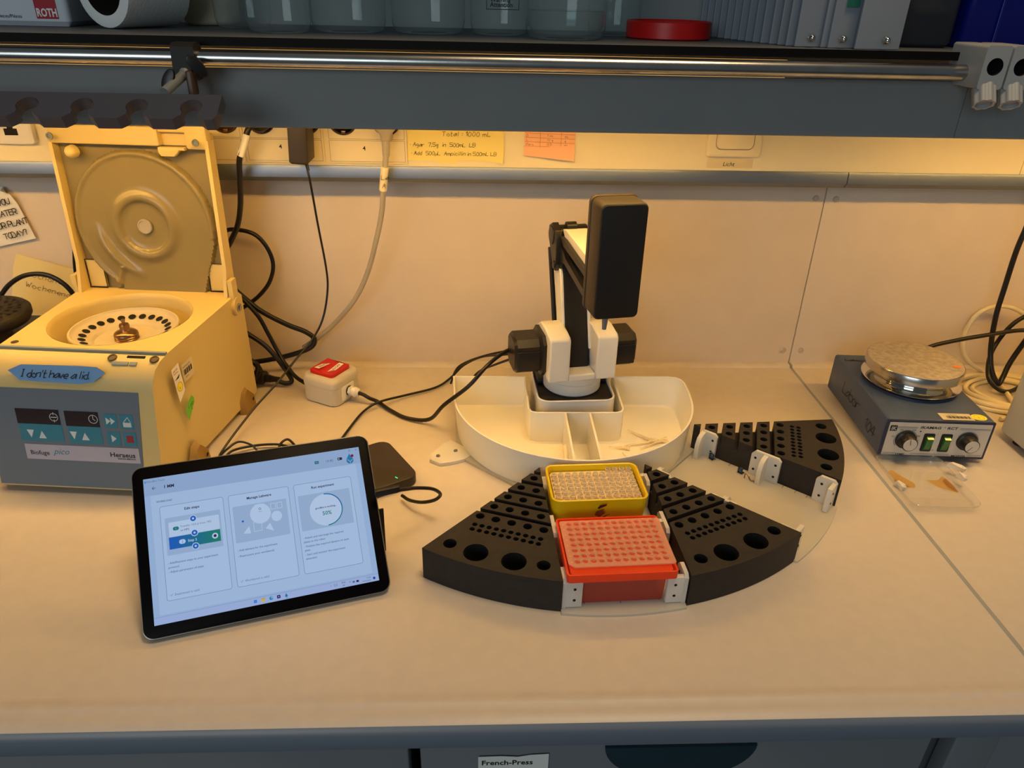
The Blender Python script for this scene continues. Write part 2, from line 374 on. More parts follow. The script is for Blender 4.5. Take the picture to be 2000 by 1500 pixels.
# base cabinets
def drawer(name, x0, x1, y, z0, z1, label, grp='grey base cabinets'):
    t = thing(name, label, 'cabinet', ((x0+x1)/2, y, z0), 0, grp); B().m(CABFR).box((0, 0.01, (z1-z0)/2), (x1-x0, 0.02, z1-z0), 0.002).obj('drawer_front', t)
    B().m(CABFR).box((0, 0.27, (z1-z0)/2), (x1-x0-0.006, 0.498, z1-z0-0.004)).obj('carcass', t); return t
drawer('base_cabinet', -0.95, -0.1055, -0.705, -0.62, -0.032, 'grey drawer front under the bench, left of the cabinet with the paper label')
t = drawer('base_cabinet', -0.0955, 0.405, -0.699, -0.62, -0.032, 'grey cabinet under the bench with a dark teal grip and paper label')
g = [(0.156-0.1548+0.074*math.cos(a), 0.5585-0.050*math.sin(a)) for a in [PI*i/24 for i in range(25)]]
b = B().m(TEALDK); b.at((0, -0.001, 0), V90).prism(g, -0.001, 0.0025, 0.001); b.obj('finger_grip', t)
drawer('base_cabinet', 0.43, 0.475, -0.699, -0.62, -0.032, 'narrow grey cabinet side panel right of the dark vertical gap')
drawer('base_cabinet', 0.478, 1.2, -0.69, -0.62, -0.032, 'grey base cabinet at the lower right corner')
l = thing('paper_label', 'torn white paper label with printed words French-Press below the bench edge', 'label', (-0.006, -0.7005, -0.1))
b = B().m(PAPER); b.at((0, 0, 0), V90).prism([(-0.034, -0.02), (0.034, -0.02), (0.034, 0.030), (0.016, 0.029), (0.004, 0.0265), (-0.012, 0.028), (-0.034, 0.0275)], 0, 0.0005); b.obj('paper', l)
b = B().m(INK); b.at((0, -0.0006, 0), V90).text('French-Press', -0.031, 0.0155, 0.0095, 1, bold=0.02); b.obj('lettering', l)

# ================================================================== OVERHEAD SHELF
t = thing('added_shade_board', 'unseen board added above the bottles to shade them, beyond the top picture edge', 'shelf', (0, -0.16, 0.80))  # unseen board added to shade the shelf items from the overhead fill
B().m(SHELFT).box((0.05, 0.0, 0.01), (2.8, 0.32, 0.02), 0.002).obj('shelf_board', t)
t = thing('overhead_shelf', 'dark overhead shelf with black front edge and grey valance above the bench', 'shelf', (0, -0.15, 0.519))
b = B().m(SHELFB).box((0.05, 0.0015, 0.0035), (2.8, 0.297, 0.007)); b.box((0.05, -0.1485, 0.00425), (2.8, 0.003, 0.0085)); b.obj('shelf_board', t)
B().m(SHELFT).box((0.05, 0.0015, 0.0078), (2.8, 0.297, 0.0014)).obj('shelf_liner', t)
for x0, x1 in ((XL, 0.5010), (0.5018, XR)):
    B().m(GREYMETAL).ext([(-0.146, -0.021), (-0.150, -0.021), (-0.150, -0.080), (-0.1488, -0.0813), (-0.130, -0.0813), (-0.130, -0.0793), (-0.146, -0.0793)], 'x', x0, x1).obj('valance', t)
b = B().m(GREYLIGHT).box((0.05, 0.008, -0.0116), (2.8, 0.008, 0.0156)); b.box((0.05, 0.002, -0.0054), (2.8, 0.012, 0.003)); b.obj('upper_rail', t, loc=(0, -0.15, 0.0))
b = B().m(GREYMETAL).box((0.05, -0.150, -0.0165), (2.8, 0.012, 0.005), 0.001); b.obj('lower_rail', t)
# lamps
def lamp(x0, x1, label):
    t = thing('strip_lamp', label, 'lamp', ((x0+x1)/2, -0.262, 0.462), 0, 'strip lamps under the shelf'); h = (x1-x0)/2
    m = bpy.data.materials.get('lamp_tube') or bpy.data.materials.new('lamp_tube'); m.use_nodes = True; nt = m.node_tree
    if 'Principled BSDF' in nt.nodes:
        nt.nodes.remove(nt.nodes['Principled BSDF']); e = nt.nodes.new('ShaderNodeEmission'); e.inputs[0].default_value = LAMP + (1,); e.inputs[1].default_value = LAMP_STRENGTH
        nt.links.new(e.outputs[0], nt.nodes['Material Output'].inputs[0])
    B().m(m).box((0, 0, 0.0005), (2*h, 0.026, 0.001)).obj('diffuser', t)
    B().m(WHITEP).plate([(-h-0.015, -0.018), (h+0.015, -0.018), (h+0.015, 0.018), (-h-0.015, 0.018)], [], 0.001, 0.030).obj('lamp_housing', t)
    B().m(emis('leak_line_glow', (232, 176, 96), 1.0)).box((0, -0.006, 0.0405), (2*h, 0.004, 0.023)).obj('added_glow_strip', t)  # added glowing strip, stands in for lamplight leaking over the valance
    b = B().m(WHITEP)
    b.loft([[(-h-0.015, -0.018, -0.001), (h+0.015, -0.018, -0.001), (h+0.015, 0.018, -0.001), (-h-0.015, 0.018, -0.001)], [(-h-0.015, -0.018, 0.001), (h+0.015, -0.018, 0.001), (h+0.015, 0.018, 0.001), (-h-0.015, 0.018, 0.001)], [(-h, -0.0135, 0.001), (h, -0.0135, 0.001), (h, 0.0135, 0.001), (-h, 0.0135, 0.001)], [(-h, -0.0135, -0.001), (h, -0.0135, -0.001), (h, 0.0135, -0.001), (-h, 0.0135, -0.001)], [(-h-0.015, -0.018, -0.001), (h+0.015, -0.018, -0.001), (h+0.015, 0.018, -0.001), (-h-0.015, 0.018, -0.001)]], False, False); b.obj('diffuser_rim', t)
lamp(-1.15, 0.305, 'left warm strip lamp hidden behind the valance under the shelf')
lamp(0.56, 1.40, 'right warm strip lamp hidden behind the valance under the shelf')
tag(B().m(STEEL).cyl((0, 0, 0), (1.835, 0, 0), 0.0082, 24).obj('support_rod', loc=(XL, -0.3165, 0.5085)), 'long steel rod running along the front of the overhead shelf', 'rod')
tag(B().m(STEEL).cyl((0, 0, 0), (0.85, 0, 0), 0.0082, 24).obj('support_rod', loc=(0.54, -0.3165, 0.5085)), 'steel rod end right of the grey double clamp', 'rod')
# grey double clamp
def gclamp(x, label):
    t = thing('rod_clamp', label, 'clamp', (x, -0.315, 0.497), 0, 'grey rod clamps on the right')
    b = B().m(GREYLIGHT)
    b.at((0, 0.031, 0.019), V90).plate(rr(0.0265, 0.042, 0.003, 3), [(0, 0.001, 0.0085)], 0, 0.062, 0.036, HOLE, 24)
    b.obj('clamp_block', t)
    b = B().m(GREYLIGHT); b.at((-0.001, -0.027, -0.006), (R(145), R(6), 0))
    lob = [((0.0105+0.0007*math.cos(8*a))*math.cos(a), (0.0105+0.0007*math.cos(8*a))*math.sin(a)) for a in [2*PI*i/64 for i in range(64)]]
    b.plate([(-x_, y_) for x_, y_ in lob], [(0, 0, 0.0080)], -0.007, 0.013, 0.009, None, 20)
    o = b.obj('clamp_knob', t); o.rotation_euler = (0, 0, 0)
    B().m(STEEL).cyl((-0.001, -0.022, -0.003), (0.001, -0.012, 0.004), 0.0035).obj('clamp_screw', t)
gclamp(0.4945, 'left half of the grey double rod clamp, where the steel rod ends')
gclamp(0.5232, 'right half of the grey double rod clamp, at the picture edge')
# black boss clamp
t = thing('boss_clamp', 'black cast clamp gripping the steel rod above the notched black rack', 'clamp', (-0.340, -0.3165, 0.5085))
b = B().m(BLACKM); b.ext([(-0.014, -0.016), (-0.012, 0.011), (-0.006, 0.0145), (0.008, 0.0145), (0.012, 0.010), (0.012, -0.012), (0.004, -0.020), (-0.010, -0.021)], 'x', -0.0115, 0.0115); b.obj('clamp_body', t)
def wing(b, c, d, s=1.0):
    b.at(c, d); b.cyl((0, 0, 0), (0, 0, 0.013*s), 0.0035*s, 12); b.prism([(x*s, y*s) for x, y in [(0.0125*math.cos(a), 0.0062*math.sin(a)) for a in [2*PI*i/24 for i in range(24)]]], 0.013*s, 0.0165*s, 0.001)
b = B().m(BLACKP); wing(b, (0.011, -0.008, -0.006), (R(90), R(50), R(20))); b.obj('wing_screw', t)
b = B().m(BLACKP); wing(b, (-0.009, -0.020, -0.020), (R(70), R(-60), R(10)), 0.9); b.obj('wing_screw', t)
b = B().m(GREYMETAL).cyl((-0.001, -0.010, -0.014), (-0.010, -0.050, -0.028), 0.0048, 14); b.ball((-0.0005, -0.012, -0.014), 0.006); b.obj('holder_arm', t)
B().m(SOCKD).box((0.008, -0.020, -0.022), (0.007, 0.014, 0.024), 0.002).obj('clamp_jaw', t)
# notched rack
pts = [(0.0, 0.0), (0.0, -0.030), (-0.003, -0.036)]
for k in range(7):
    x = -0.0262-0.0515*k
    pts += [(x+0.0150, -0.036), (x+0.0080, -0.0300)]
    pts += [(x+0.0105*math.cos(R(a)), -0.0185+0.0105*math.sin(R(a))) for a in range(-42, 223, 12)]
    pts += [(x-0.0080, -0.0300), (x-0.0150, -0.036)]
pts += [(-0.372, -0.036), (-0.372, 0.0)]
tag(B().m(mat('rack_dark_blue', (62, 66, 80), 0.45)).prism(pts, -0.0125, 0.0, 0.0).obj('notched_rack', loc=(-0.2915, -0.3745, 0.4802), rot=(R(31), 0, 0)), 'dark bar with keyhole notches hanging below the shelf at upper left', 'rack')

# ---- things on the shelf
ZS = 0.5278
t = thing('carton', 'white cardboard box with a red square logo at the top left corner', 'box', (-0.60, -0.18, ZS))
B().m(CARTON).box((0, 0.07, 0.06), (0.168, 0.14, 0.12), 0.006).obj('carton_body', t)
b = B().m(LOGOR); b.at((0, -0.0005, 0), V90).rect(0.047, 0.008, 0.0715, 0.0300, 1)
b.m(WHITEP).text('ROTH', 0.0594, 0.0105, 0.0118, 2, 'CENTER', sx=0.72, bold=0.03); b.obj('logo', t)
b = B().m(INK); b.at((0, -0.0005, 0), V90).text('2000', 0.002, 0.0145, 0.0105, 1, 'RIGHT', bold=0.02).text('St\u00fcck/Pieces/Pi\u00e8ces', 0.030, 0.0085, 0.0052, 1, 'RIGHT'); b.obj('lettering', t)
t = thing('paper_roll', 'white tissue paper roll lying on the shelf with its dark hollow core facing out', 'paper roll', (-0.463, -0.2025, ZS+0.0415), R(-26.5))
b = B().m(TISSUE); b.at((0, 0, 0), (-PI/2, 0, 0)).lathe([(0.028, 0.0), (0.036, -0.0015), (0.0405, 0.0), (0.041, 0.004), (0.041, 0.088), (0.028, 0.088)], 40, False); b.obj('tissue', t)
b = B().m(mat('cardboard_core', (40, 32, 26), 0.9)); b.at((0, 0, 0), (-PI/2, 0, 0)).lathe([(0.0278, 0.002), (0.0278, 0.087), (0.001, 0.087)], 32, False); b.obj('core', t)
def bottle(x, y, r, h, label, water=0.0, group='glass bottles on the shelf'):
    t = thing('glass_bottle', label, 'bottle', (x, y, ZS), 0, group); k = 0.0022
    outer = [(r*0.5, 0.001), (r*0.78, 0.0), (r*0.93, 0.003), (r, 0.012), (r, h*0.66), (r*0.94, h*0.74), (r*0.6, h*0.86), (r*0.40, h*0.9), (r*0.40, h*0.96)]
    B().m(GLASS).lathe(outer, 36, False).obj('bottle_wall', t, smooth=60)
    if water: B().m(WATER).lathe([(r*0.5, 0.0045), (r*0.88-k, 0.0065), (r-k-0.0004, 0.0145), (r-k-0.0004, water), (r-k-0.002, water-0.0008)], 36).obj('water', t, smooth=60)
    return t
bottle(-0.335, -0.115, 0.034, 0.16, 'narrow clear glass bottle half hidden behind the leftmost front bottle')
bottle(-0.2705, -0.199, 0.036, 0.17, 'clear glass bottle, first of the front row right of the paper roll')
bottle(-0.197, -0.160, 0.0445, 0.18, 'broad clear glass bottle, second of the front row from the paper roll')
bottle(-0.102, -0.150, 0.0445, 0.18, 'broad clear glass bottle standing left of the one with printed warning')
t = bottle(-0.0155, -0.150, 0.0355, 0.17, 'clear glass bottle with printed warning box behind the water filled one')
b = B()
b.m(INK); b.at((0.002, -0.0362, 0), V90).frame(-0.018, 0.0285, 0.020, 0.05, 0.0007, 1).text('Achtung', -0.014, 0.0415, 0.0068, 1, bold=0.02).text('Warning', -0.014, 0.0363, 0.0068, 1, bold=0.02).text('Attention', -0.014, 0.0311, 0.0068, 1, bold=0.02); b.obj('warning_print', t)
bottle(0.060, -0.2085, 0.0465, 0.18, 'clear glass bottle part filled with water, front of the row beside the red lid', 0.030)
bottle(0.133, -0.105, 0.034, 0.17, 'clear glass bottle behind and right of the water filled one')
t = thing('plastic_beaker', 'faint clear plastic beaker between the paper roll and the glass bottles', 'beaker', (-0.392, -0.055, ZS))
B().m(TIPM).lathe([(0.031, 0.0005), (0.035, 0.004), (0.037, 0.12), (0.0358, 0.12), (0.0335, 0.005), (0.001, 0.003)], 36).obj('beaker_wall', t, smooth=60)
tag(B().m(RED).lathe([(0.049, 0.0), (0.0515, 0.0015), (0.0515, 0.0185), (0.050, 0.0200), (0.047, 0.0200), (0.046, 0.018), (0.001, 0.018)], 48).obj('red_lid', loc=(0.1925, -0.156, ZS)), 'flat round red lid lying on the shelf beside the glass bottles', 'lid')
t = thing('plate_rack', 'grey rack of upright plastic plates bolted together on the right of the shelf', 'rack', (0.33, -0.20, ZS))
cor = [(0.254+(0.2886-0.254)*k/9, -0.0738+(-0.2185+0.0738)*k/9) for k in range(10)] + [(0.294, -0.233), (0.299, -0.2465), (0.3035, -0.2595), (0.309, -0.2715), (0.3370, -0.2750), (0.3425, -0.281), (0.367, -0.2935)]
for k, (x, y) in enumerate(cor):
    wd = 0.052 if k > 12 else 0.075
    B().m(GELG).box((wd/2, 0.0, 0.075), (wd, 0.0035, 0.15), 0.0008).obj('plate', t, loc=(x-0.33, y+0.20+0.002, 0), rot=(0, 0, R(6)))
for x, y in ((0.3235, -0.2755), (0.3545, -0.2845), (0.3975, -0.2955)):
    b = B().m(CHROME); b.at((x-0.33, y+0.20, 0.0095), V90).prism(circ(0, 0, 0.0044, 6), 0, 0.003, 0.0005).lathe([(0.0036, 0.003), (0.0033, 0.0055), (0.002, 0.0072), (0.0004, 0.0078)], 14); b.obj('cap_nut', t)
b = B().m(mat('label_green', (30, 110, 90), 0.6)); b.at((0.365-0.33, -0.2805+0.20, 0), (PI/2, 0, R(6))).flat([(-0.011, 0.0405), (0.004, 0.0405), (0.003, 0.06), (-0.011, 0.06)], 1); b.obj('tape_piece', t)
b = B().m(GLASSBK); b.prism(rr(0.085, 0.07, 0.014), 0.0, 0.10, 0.0, 0.006); tag(b.obj('smoky_tub', loc=(0.4655, -0.205, ZS), smooth=50), 'dark smoky plastic tub between the grey plate rack and the blue crate', 'tub')
t = thing('storage_crate', 'deep blue plastic crate at the top right corner of the shelf', 'crate', (0.61, -0.175, ZS))
B().m(CRATE).prism(rr(0.18, 0.11, 0.008), 0.0, 0.14, 0.0, 0.004).obj('crate_body', t, smooth=50)
for x in (-0.052, 0.0, 0.052): B().m(CRATE).box((x, -0.056, 0.07), (0.004, 0.004, 0.13), 0.001).obj('crate_rib', t)

# ================================================================== TRUNKING FITTINGS
YF = -0.0602
def socket_unit(x0, x1, socks, label, four=None):
    c = (x0+x1)/2; t = thing('socket_outlet', label, 'socket outlet', (c, YF, 0.351), 0, 'double sockets in the trunking')
    w2 = (x1-x0)/2-0.0006
    b = B().m(TRUNKY); b.at((0, 0, 0), V90).plate(rr(2*w2, 0.103, 0.002, 3, 0, 0.0525), [(s-c, 0.060, 0.0205) for s in socks], 0, 0.003, 0.001, SOCKD, 30)
    b.obj('cover_plate', t)
    b = B().m(INKG); b.at((0, -0.0031, 0), V90).frame(-w2+0.003, 0.0035, w2-0.003, 0.0325, 0.0004, 1).frame(-w2+0.003, 0.0345, w2-0.003, 0.09, 0.0004, 1); b.obj('field_outline', t)
    for s in socks:
        b = B().m(SOCKD); b.at((s-c, -0.001, 0.060), V90).lathe([(0.0202, 0), (0.0202, 0.004), (0.0185, 0.004), (0.0178, -0.0), (0.001, -0.0)], 32); b.obj('socket_well', t)
        b = B().m(BRASS); b.at((s-c, -0.002, 0.0435), V90).box((0, 0, 0.0005), (0.006, 0.004, 0.003), 0.0005); b.obj('earth_clip', t)
    if four is not None:
        b = B().m(INK); b.at((four[0]-c, -0.0031, four[1]-0.351), V90).text('4', 0, 0, 0.0088, 1, 'CENTER', bold=0.01); b.obj('number_print', t)
socket_unit(-0.4860, -0.3727, (-0.455, -0.3957), 'double socket partly hidden behind the open lid')
socket_unit(-0.3716, -0.2602, (-0.3457, -0.2830), 'double socket numbered 4 behind the black power adapter', (-0.3222, 0.3708))
socket_unit(-0.2565, -0.1430, (-0.2320, -0.1713), 'double socket numbered 4 left of the yellow recipe note', (-0.2043, 0.3700))
t = thing('network_outlet', 'white data outlet in the trunking at the far left edge', 'outlet', (-0.688, YF, 0.373))
b = B().m(WHITEP); b.at((0, 0, 0.016), V90).prism(rr(0.062, 0.046, 0.006, 4, 0, 0.006), 0, 0.010, 0.004); b.obj('outlet_cover', t)
b = B().m(HOLE); b.at((0.002, -0.0101, 0.012), V90).flat([(-0.009, 0), (0.009, 0), (0.009, 0.009), (0.004, 0.009), (0.004, 0.012), (-0.004, 0.012), (-0.004, 0.009), (-0.009, 0.009)], 1); b.obj('data_port', t)
t = thing('light_switch', 'cream square light switch on the trunking right of the robot', 'light switch', (0.328, YF, 0.4085))
b = B().m(TRUNKY); b.at((0, 0, 0), V90).prism(rr(0.080, 0.080, 0.005, 4), 0, 0.0085, 0.003); b.obj('switch_frame', t)
b = B().m(TRUNKY); b.at((0, -0.0085, 0), V90).prism(rr(0.0535, 0.056, 0.007, 5), -0.001, 0.0035, 0.002); b.obj('rocker', t)
b = B().m(INKG); b.at((0, -0.0086, 0), V90); P = rr(0.0555, 0.058, 0.008, 5); b.stroke(P+P[:1], 0.0007, 1); b.obj('rocker_gap', t)
t = thing('switch_label', 'clear strip lettered Licht under the light switch', 'label', (0.328, YF, 0.3575))
b = B().m(mat('tape_cream', (224, 208, 165), 0.35)); b.at((0, 0, 0), V90).rect(-0.034, -0.006, 0.034, 0.0075, 1); b.obj('tape', t)
b = B().m(INK); b.at((0, -0.0002, 0), V90).text('Licht', -0.002, -0.0030, 0.0088, 1, 'CENTER', shear=0.2); b.obj('lettering', t)
t = thing('recipe_note', 'yellow handwritten recipe note on the trunking, agar and ampicillin amounts', 'note', (-0.0735, YF, 0.357))
b = B().m(PAPERY); b.at((0, 0, 0), V90).loft([[(-0.0700, -0.0005, 0.0004), (0.0, 0.0, 0.0004), (0.05, -0.0008, 0.0006), (0.0675, -0.0025, 0.006)], [(-0.0690, 0.022, 0.0004), (0, 0.022, 0.0004), (0.05, 0.022, 0.0004), (0.0686, 0.022, 0.0012)], [(-0.0690, 0.09, 0.0004), (0, 0.09, 0.0004), (0.05, 0.09, 0.0004), (0.0690, 0.09, 0.0004)]], False, False, False); b.obj('paper', t, recalc=False)
b = B().m(PAPERY); b.at((0, -0.0002, 0), V90).flat([(-0.028, -0.0025), (0.0, -0.0045), (0.001, 0.0), (-0.028, 0.001)], 1); b.obj('torn_flap', t)
b = B().m(INK); b.at((0, -0.0006, 0), V90); b.hand('Total : 1000 mL', -0.020, 0.0345, 0.0058, 0.00055); b.hand('* Agar  7,5g  in  500mL  LB', -0.066, 0.0195, 0.0052, 0.00055, track=0.86); b.hand('* Add  500\u00b5L  Ampicillin in 500mL LB', -0.065, 0.0075, 0.0050, 0.0005, track=0.88); b.obj('handwriting', t)
t = thing('table_note', 'small salmon pink note with a ruled table on the trunking', 'note', (0.061, YF, 0.363), 0)
b = B().m(PAPERP); b.at((0, 0, 0), (PI/2, 0, R(0))).loft([[(-0.0375, 0.0035, 0.004), (0.035, -0.003, 0.009)], [(-0.0365, 0.02, 0.001), (0.0362, 0.02, 0.002)], [(-0.0365, 0.062, 0.0006), (0.0368, 0.060, 0.0006)]], False, False, False); b.obj('paper', t, recalc=False)
b = B().m(INKR); b.at((0, -0.0022, 0), V90)
for z in (0.0165, 0.0225, 0.0285, 0.0345, 0.0405): b.stroke([(-0.036, z), (0.036, z-0.002)], 0.0003, 1)
for x in (-0.014, 0.016): b.stroke([(x, 0.012), (x, 0.055)], 0.0003, 1)
for k, z in enumerate((0.0175, 0.0235, 0.0295)): b.hand(('0,5', '10 g', '1 mL')[k], -0.004, z, 0.0030, 0.0003, 1); b.hand(('mL', 'g', 'mL')[k], 0.021, z-0.001, 0.0030, 0.0003, 1); b.hand(('Pero', 'L', 'D')[k], -0.034, z, 0.0030, 0.0003, 1)
b.obj('table_print', t)
# notes on the left wall
t = thing('plant_note', 'white note about watering the plant stuck on the wall at the left edge', 'note', (-0.763, -0.0065, 0.212), 0)
b = B().m(PAPER); b.at((0, 0, 0), (PI/2, R(-13), 0)); L = []
for v in (0.0, 0.03, 0.055, 0.072, 0.084): L.append([(-0.085, v, 0.002), (0.0, v, 0.002), (0.025-0.0, v, 0.003), (0.034-(0.007 if v > 0.08 else 0), v-(0.004 if v > 0.08 else 0), 0.004+max(0, v-0.06)*0.5)])
b.loft(L, False, False, False); b.obj('paper', t, recalc=False)
b = B().m(INK); b.at((0, -0.0055, 0), (PI/2, R(-13), 0))
for k, s in enumerate(('DID YOU', 'WATER', 'YOUR PLANT', 'TODAY?')):
    x = {0: -0.016, 1: -0.006, 2: -0.026, 3: -0.012}[k]; b.hand(s, x, 0.0585-0.0165*k, 0.0080, 0.0012, 2, track=0.80)
b.obj('handwriting', t)
t = thing('weekend_note', 'large cream sheet with faint handwriting leaning on the wall behind the centrifuge', 'note', (-0.73, -0.012, 0.03), 0)
b = B().m(PAPERC); b.at((0, 0, 0), (PI/2-R(3), R(17), 0)).loft([[(-0.09, 0, 0.0), (0.13, 0, 0.0)], [(-0.09, 0.12, 0.001), (0.13, 0.12, 0.001)], [(-0.085, 0.146, 0.004), (0.12, 0.146, 0.004)]], False, False, False); b.obj('paper', t, recalc=False)
b = B().m(INKG); b.at((0, -0.0015, 0), (PI/2-R(3), R(17), 0)).hand('schönes', -0.060, 0.113, 0.0085, 0.0007, 3).hand('Wochenende', -0.070, 0.094, 0.0085, 0.0007, 3).hand('A', 0.010, 0.062, 0.009, 0.0006, 3); b.obj('handwriting', t)

# ================================================================== CABLES
def cable(name, label, pts, r, m=CABLE, cat='cable', group=None, n=10):
    return tag(B().m(m).tube(pts, r, n).obj(name, smooth=60), label, cat, group)
# power adapter with its cord
t = thing('power_adapter', 'dark power adapter plugged into the trunking with a thin black cord', 'power adapter', (-0.2850, -0.112, 0.359))
b = B().m(mat('adapter_brown_black', (48, 42, 38), 0.45)); b.at((0.0, 0.022, 0.045), (0, R(3.5), 0)).box((0, 0, 0), (0.0265, 0.046, 0.09), 0.003); b.obj('adapter_body', t)
P = [(-0.2805, -0.100, 0.360), (-0.276, -0.105, 0.331), (-0.275, -0.09, 0.268), (-0.272, -0.08, 0.202), (-0.273, -0.08, 0.165), (-0.282, -0.09, 0.123), (-0.297, -0.105, 0.095), (-0.321, -0.14, 0.072), (-0.341, -0.18, 0.054), (-0.364, -0.215, 0.036), (-0.382, -0.255, 0.020), (-0.393, -0.285, 0.009), (-0.395, -0.300, 0.006), (-0.383, -0.302, 0.018), (-0.371, -0.287, 0.021), (-0.355, -0.284, 0.014), (-0.341, -0.288, 0.004), (-0.310, -0.276, 0.003), (-0.278, -0.30, 0.003)]
b = B().m(CABLE).tube([(x+0.2850, y+0.112, z-0.359) for x, y, z in P], 0.0016, 8); b.cyl((0.0045, 0.012, 0.003), (0.0075, 0.009, -0.010), 0.003, 10, 0.002); b.obj('cord', t, smooth=60)
cable('charging_cable', 'thin black cable looping on the bench just behind the tablet', [(-0.389, -0.302, 0.003), (-0.380, -0.287, 0.007), (-0.353, -0.273, 0.006), (-0.321, -0.270, 0.0055), (-0.296, -0.278, 0.003), (-0.304, -0.266, 0.006), (-0.312, -0.262, 0.009), (-0.319, -0.273, 0.0075), (-0.317, -0.292, 0.003), (-0.30, -0.315, 0.003)], 0.0018)
t = thing('power_cable', 'thick black mains cable with white label hanging from the trunking beside the lid', 'cable', (-0.357, -0.09, 0.399))
P = [(-0.3485, -0.070, 0.412), (-0.352, -0.084, 0.406), (-0.357, -0.09, 0.399), (-0.364, -0.093, 0.380), (-0.373, -0.093, 0.361), (-0.379, -0.085, 0.332), (-0.387, -0.075, 0.293), (-0.399, -0.065, 0.260), (-0.415, -0.06, 0.233), (-0.431, -0.06, 0.206), (-0.44, -0.06, 0.14)]
B().m(CABLE).tube([(x+0.357, y+0.09, z-0.399) for x, y, z in P], 0.0041).obj('cord', t, smooth=60)
b = B().m(BLACKP); b.at((0.0115, 0.023, 0.012), V90).lathe([(0.017, -0.006), (0.017, 0.008), (0.013, 0.014), (0.006, 0.018)], 20); b.obj('plug', t)
b = B().m(PAPER).tube([(x+0.357, y+0.09, z-0.399) for x, y, z in [(-0.3585, -0.0915, 0.3945), (-0.364, -0.093, 0.380), (-0.3705, -0.093, 0.366)]], 0.0050, 10, 4); b.box((-0.0155, -0.001, -0.033), (0.0008, 0.009, 0.02)); b.obj('wrap_label', t, smooth=60)
cable('looped_cable', 'black cable making a round loop on the wall right of the lid', [(-0.450, -0.03, 0.215), (-0.431, -0.03, 0.240), (-0.407, -0.03, 0.242), (-0.385, -0.03, 0.234), (-0.370, -0.03, 0.213), (-0.365, -0.03, 0.186), (-0.375, -0.03, 0.157), (-0.395, -0.033, 0.134), (-0.419, -0.036, 0.117), (-0.445, -0.04, 0.10)], 0.0033)
cable('folded_cable', 'stiff black cable folding back in a narrow bend against the wall', [(-0.445, -0.05, 0.170), (-0.429, -0.05, 0.158), (-0.413, -0.05, 0.140), (-0.388, -0.05, 0.116), (-0.352, -0.045, 0.091), (-0.324, -0.041, 0.076), (-0.3115, -0.041, 0.063), (-0.319, -0.044, 0.049), (-0.350, -0.046, 0.037), (-0.385, -0.048, 0.029), (-0.42, -0.05, 0.024)], 0.0042)
cable('switch_feed_cable', 'black cable dropping from behind the centrifuge into the red switch box', [(-0.445, -0.06, 0.172), (-0.427, -0.06, 0.157), (-0.41, -0.06, 0.139), (-0.390, -0.062, 0.112), (-0.378, -0.064, 0.083), (-0.363, -0.072, 0.051), (-0.347, -0.088, 0.034), (-0.331, -0.103, 0.024), (-0.3115, -0.118, 0.020)], 0.0033)
t = thing('mains_lead', 'black mains lead with ridged appliance plug lying behind the centrifuge', 'cable', (-0.402, -0.083, 0.012))
P = [(-0.445, -0.07, 0.088), (-0.419, -0.07, 0.092), (-0.402, -0.075, 0.084), (-0.379, -0.08, 0.068), (-0.358, -0.085, 0.040), (-0.347, -0.084, 0.016), (-0.345, -0.086, 0.008), (-0.354, -0.0885, 0.006), (-0.364, -0.0905, 0.0105)]
B().m(CABLE).tube([(x+0.402, y+0.083, z-0.012) for x, y, z in P], 0.0038).obj('cord', t, smooth=60)
b = B().m(BLACKP); b.at((0.006, -0.002, 0.003), (0, 0, R(-14))).box((0, 0, 0), (0.024, 0.021, 0.017), 0.003)
for k in range(5): b.cyl((0.012+k*0.0045, 0, 0), (0.0150+k*0.0045, 0, 0), 0.0068-k*0.0006, 14)
b.cyl((0.01, 0, 0), (0.034, 0, 0), 0.0048, 12); b.obj('appliance_plug', t)
t = thing('coiled_lead', 'black coiled lead bundled upright behind the centrifuge corner', 'cable', (-0.413, -0.095, 0.0))
for k in range(4):
    P = [(0.006*math.sin(i*0.9+k)+0.018*math.cos(2*PI*i/14), 0.003*k-0.004, 0.030+0.024*math.sin(2*PI*i/14)+0.002*k) for i in range(15)]; B().m(CABLE).tube(P, 0.0033, 8, 3).obj('cord_turn', t, smooth=60)
t = thing('grey_cable', 'thick grey mains cable with paper tag hanging from the trunking', 'cable', (-0.169, -0.085, 0.397))
P = [(-0.1705, -0.085, 0.372), (-0.174, -0.085, 0.349), (-0.179, -0.080, 0.315), (-0.185, -0.070, 0.279), (-0.199, -0.060, 0.229), (-0.215, -0.050, 0.182), (-0.239, -0.044, 0.135), (-0.275, -0.036, 0.091), (-0.306, -0.030, 0.062), (-0.335, -0.024, 0.040)]
o_ = lambda P: [(x+0.169, y+0.085, z-0.397) for x, y, z in P]
B().m(GREYC).tube(o_(P), 0.0040).obj('cord', t, smooth=60)
b = B().m(GREYC); b.at((-0.001, 0.0, 0.016), V90).prism([(-0.017, -0.002), (-0.014, -0.010), (-0.008, -0.016), (-0.0065, -0.026), (0.0065, -0.026), (0.008, -0.016), (0.014, -0.010), (0.017, -0.002), (0.017, 0.02), (-0.017, 0.02)], -0.020, 0.008, 0.004); b.cyl((0.0, -0.008, 0.000), (-0.001, -0.046, 0.000), 0.0068, 16, 0.0050); b.obj('plug', t, smooth=50)
B().m(TRUNKY).tube(o_([(-0.1735, -0.085, 0.352), (-0.1765, -0.083, 0.335), (-0.1790, -0.080, 0.318)]), 0.0056, 10, 4).obj('paper_tag', t, smooth=60)
